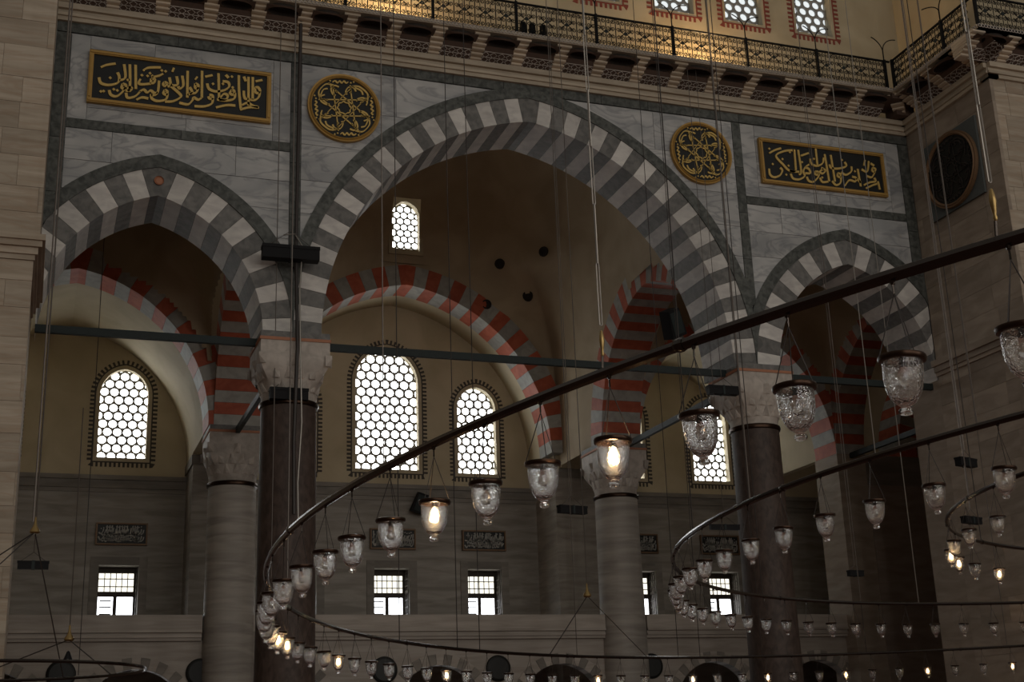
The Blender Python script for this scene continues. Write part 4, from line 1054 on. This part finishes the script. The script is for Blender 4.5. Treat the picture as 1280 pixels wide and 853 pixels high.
# heavy cable bundle in front of the left granite column
b = MB(); b.tube([(-7.08, -0.55, 7.6), (-7.1, -0.5, 9.5), (-7.06, -0.62, 12.0), (-7.1, -0.42, 15), (-7.07, -0.4, 19), (-7.07, -0.6, 23)], 0.05, 6)
o = b.build('power_cable', 'darkwire'); tag(o, 'thick dark cable running down in front of the left granite column', 'cable')
b = MB(); b.tube([(-6.98, -0.62, 7.3), (-7.0, -0.58, 8.4), (-6.92, -0.6, 10), (-6.99, -0.66, 12.0), (-7.02, -0.62, 13.6), (-6.95, -0.55, 14.9), (-7.15, -0.5, 15.25), (-7.45, -0.5, 15.2)], 0.022, 6)
o = b.build('white_cable', 'palewire'); tag(o, 'thin white cable looping beside the thick dark cable', 'cable')
cable((-7.6, -0.35, 23), (-7.6, -0.35, 6), 0.013, 'wire', 'thin grey cable just left of the thick dark cable')
cable((-13.3, -4.6, 20), (-13.3, -4.6, 6.6), 0.02, 'wire', 'thin grey cable in front of the near left pier edge')
cable((-11.9, 4.5, 22.2), (-11.9, 4.5, 4), 0.012, 'darkwire', 'thin dark cable inside the small left arch')

# ---- hanging light bars
def light_bar(c, L, H, rz, label, top, mat='black'):
    root = empty('light_bar', c); root.rotation_euler = (0, 0, rz); tag(root, label, 'light bar', 'black hanging light bars')
    b = MB(); b.box(-L/2, L/2, -H*0.45, H*0.45, -H/2, H/2); b.box(-L/2 - 0.01, L/2 + 0.01, -H*0.5, H*0.5, H*0.3, H*0.55); b.build('housing', mat, root)
    b = MB(); b.box(-0.03, 0.03, -H*0.52, H*0.52, -H*0.55, H*0.6); b.build('centre_strap', 'tie', root)
    for s in (-1, 1):
        b = MB(); b.tube([(s*L*0.42, 0, H/2), (0, 0, H/2 + L*0.32)], 0.008, 4); b.build('sling', 'wire', root)
    if top:
        b = MB(); b.tube([(0, 0, H/2 + L*0.32), (0, 0, top - c[2])], 0.01, 4); b.build('drop_wire', 'wire', root)
light_bar((-7.28, -0.62, 14.62), 1.52, 0.36, -0.03, 'large black light bar hung against the facade above the left granite column', 0)
light_bar((-7.2, -0.2, 10.82), 1.0, 0.3, 0.0, 'short black bar on the capital of the left granite column', 0)
light_bar((0.29, -1.2, 7.78), 0.86, 0.2, 0.2, 'black light bar hanging left of the right marble column', 23)
light_bar((5.3, -0.9, 11.45), 0.95, 0.24, 0.0, 'black light bar hanging beside the capital of the right granite column', 22.03)
light_bar((8.2, -7.5, 8.05), 0.66, 0.2, 0.3, 'black light bar hanging before the right pier, upper of two', 23)
light_bar((8.05, -7.6, 6.6), 0.66, 0.16, 0.3, 'black light bar hanging before the right pier, lower of two', 23)
light_bar((-13.24, -6.0, 5.5), 0.58, 0.15, 0.0, 'black light bar hanging at the near left pier edge', 20)
light_bar((4.98, -0.95, 7.45), 0.9, 0.14, 0.0, 'thin black bar hanging before the shaft of the right granite column', 22.03)
light_bar((9.1, -0.95, 6.2), 0.5, 0.16, 0.1, 'small black light bar low between the right granite column and pier', 22.03)
# dark loudspeakers
def speaker(c, s, rot, label):
    root = empty('loudspeaker', c); root.rotation_euler = rot; tag(root, label, 'loudspeaker', 'black loudspeakers')
    b = MB(); b.prism([(-0.5*s, -0.35*s), (0.5*s, -0.25*s), (0.5*s, 0.25*s), (-0.5*s, 0.35*s)], lambda a, c_, t: (c_, t, a), -0.25*s, 0.25*s); b.build('cabinet', 'black', root)
    b = MB(); b.box(-0.24*s, 0.24*s, -0.27*s, -0.25*s, -0.4*s, 0.4*s); b.build('front_grille', 'tie', root)
    b = MB(); b.tube([(0, 0.25*s, 0), (0, 0.5*s, 0.1*s)], 0.05*s, 6); b.build('mount', 'black', root)
speaker((4.35, 0.1, 13.75), 0.85, (0.25, -0.45, 0.2), 'black loudspeaker high beside the soffit of the largest arch')
speaker((1.05, YW - 0.35, 11.15), 0.8, (0.2, 0.3, 0), 'black loudspeaker below the tall middle window')
# black floodlights standing on the balcony
for k, x in enumerate((-0.38, -0.08, 0.27)):
    root = empty('floodlight', (x, -0.75, 22.13)); tag(root, 'small black floodlight standing behind the balustrade, ' + ['left', 'middle', 'right'][k] + ' of three', 'floodlight', 'floodlights on the balcony')
    b = MB(); b.lathe([(0.001, 0.0), (0.09, 0.0), (0.09, 0.03), (0.03, 0.05), (0.03, 0.12)], 10); b.build('stand', 'black', root)
    b = MB(); b.lathe([(0.001, 0.12), (0.1, 0.12), (0.11, 0.3), (0.1, 0.52), (0.07, 0.56), (0.001, 0.56)], 12); b.build('housing', 'black', root)
# warm uplights behind the balustrade
for k, (x, e) in enumerate(((-4.2, 190), (6.3, 240))):
    root = empty('uplight', (x, 0.25, 22.13)); tag(root, 'warm uplight behind the balustrade, ' + ('at the left top' if k == 0 else 'below the honeycomb windows at the right'), 'floodlight', 'warm balcony uplights')
    b = MB(); b.box(-0.25, 0.25, -0.08, 0.08, 0, 0.12); b.build('housing', 'black', root)
    b = MB(); b.box(-0.22, 0.22, -0.06, 0.06, 0.12, 0.13); b.build('lens', 'lit', root)
    l = bpy.data.lights.new('uplight_lamp', 'POINT'); l.energy = e; l.color = (1.0, 0.66, 0.32); l.shadow_soft_size = 0.12
    o = bpy.data.objects.new('uplight_lamp', l); o.location = (0, 0, 0.25); link(o, root)

# ---- brass suspension hooks with spreading ropes
def hook(p, ends, label, top):
    root = empty('suspension_hook', p); tag(root, label, 'hook', 'brass suspension hooks')
    b = MB(); b.lathe([(0.001, 0.3), (0.02, 0.28), (0.026, 0.17), (0.05, 0.1), (0.095, 0.03), (0.1, 0.0), (0.07, -0.03), (0.001, -0.03)], 14); b.build('brass_bell', 'brass', root, True)
    b = MB(); b.tube([(0, 0, 0.3), (0, 0, top - p[2])], 0.011, 4); b.build('drop_wire', 'wire', root)
    for e in ends:
        b = MB(); b.tube([(0, 0, 0), Vector(e) - Vector(p)], 0.012, 4); b.build('spread_rope', 'darkwire', root)
hook((-1.0, -5.0, 5.06), [ring_pt('outer', 122), ring_pt('outer', 111)], 'brass bell hook with two ropes before the right marble column', 24)
hook((-13.25, -7.3, 5.95), [ring_pt('side', 180), ring_pt('side', 240), ring_pt('side', 60)], 'brass bell hook at the near left pier edge', 20)
hook((-12.45, -5.0, 4.14), [ring_pt('side', 35), ring_pt('side', 100)], 'small brass hook above the bottom left ring', 9)
b = MB(); b.lathe([(0.001, 0.2), (0.03, 0.18), (0.06, 0.1), (0.1, 0.0), (0.001, -0.02)], 10)
o = b.build('hanging_bell', 'black'); o.location = (-12.45, -5.0, 3.72); tag(o, 'little black bell shape hanging above the bottom left ring', 'bell')
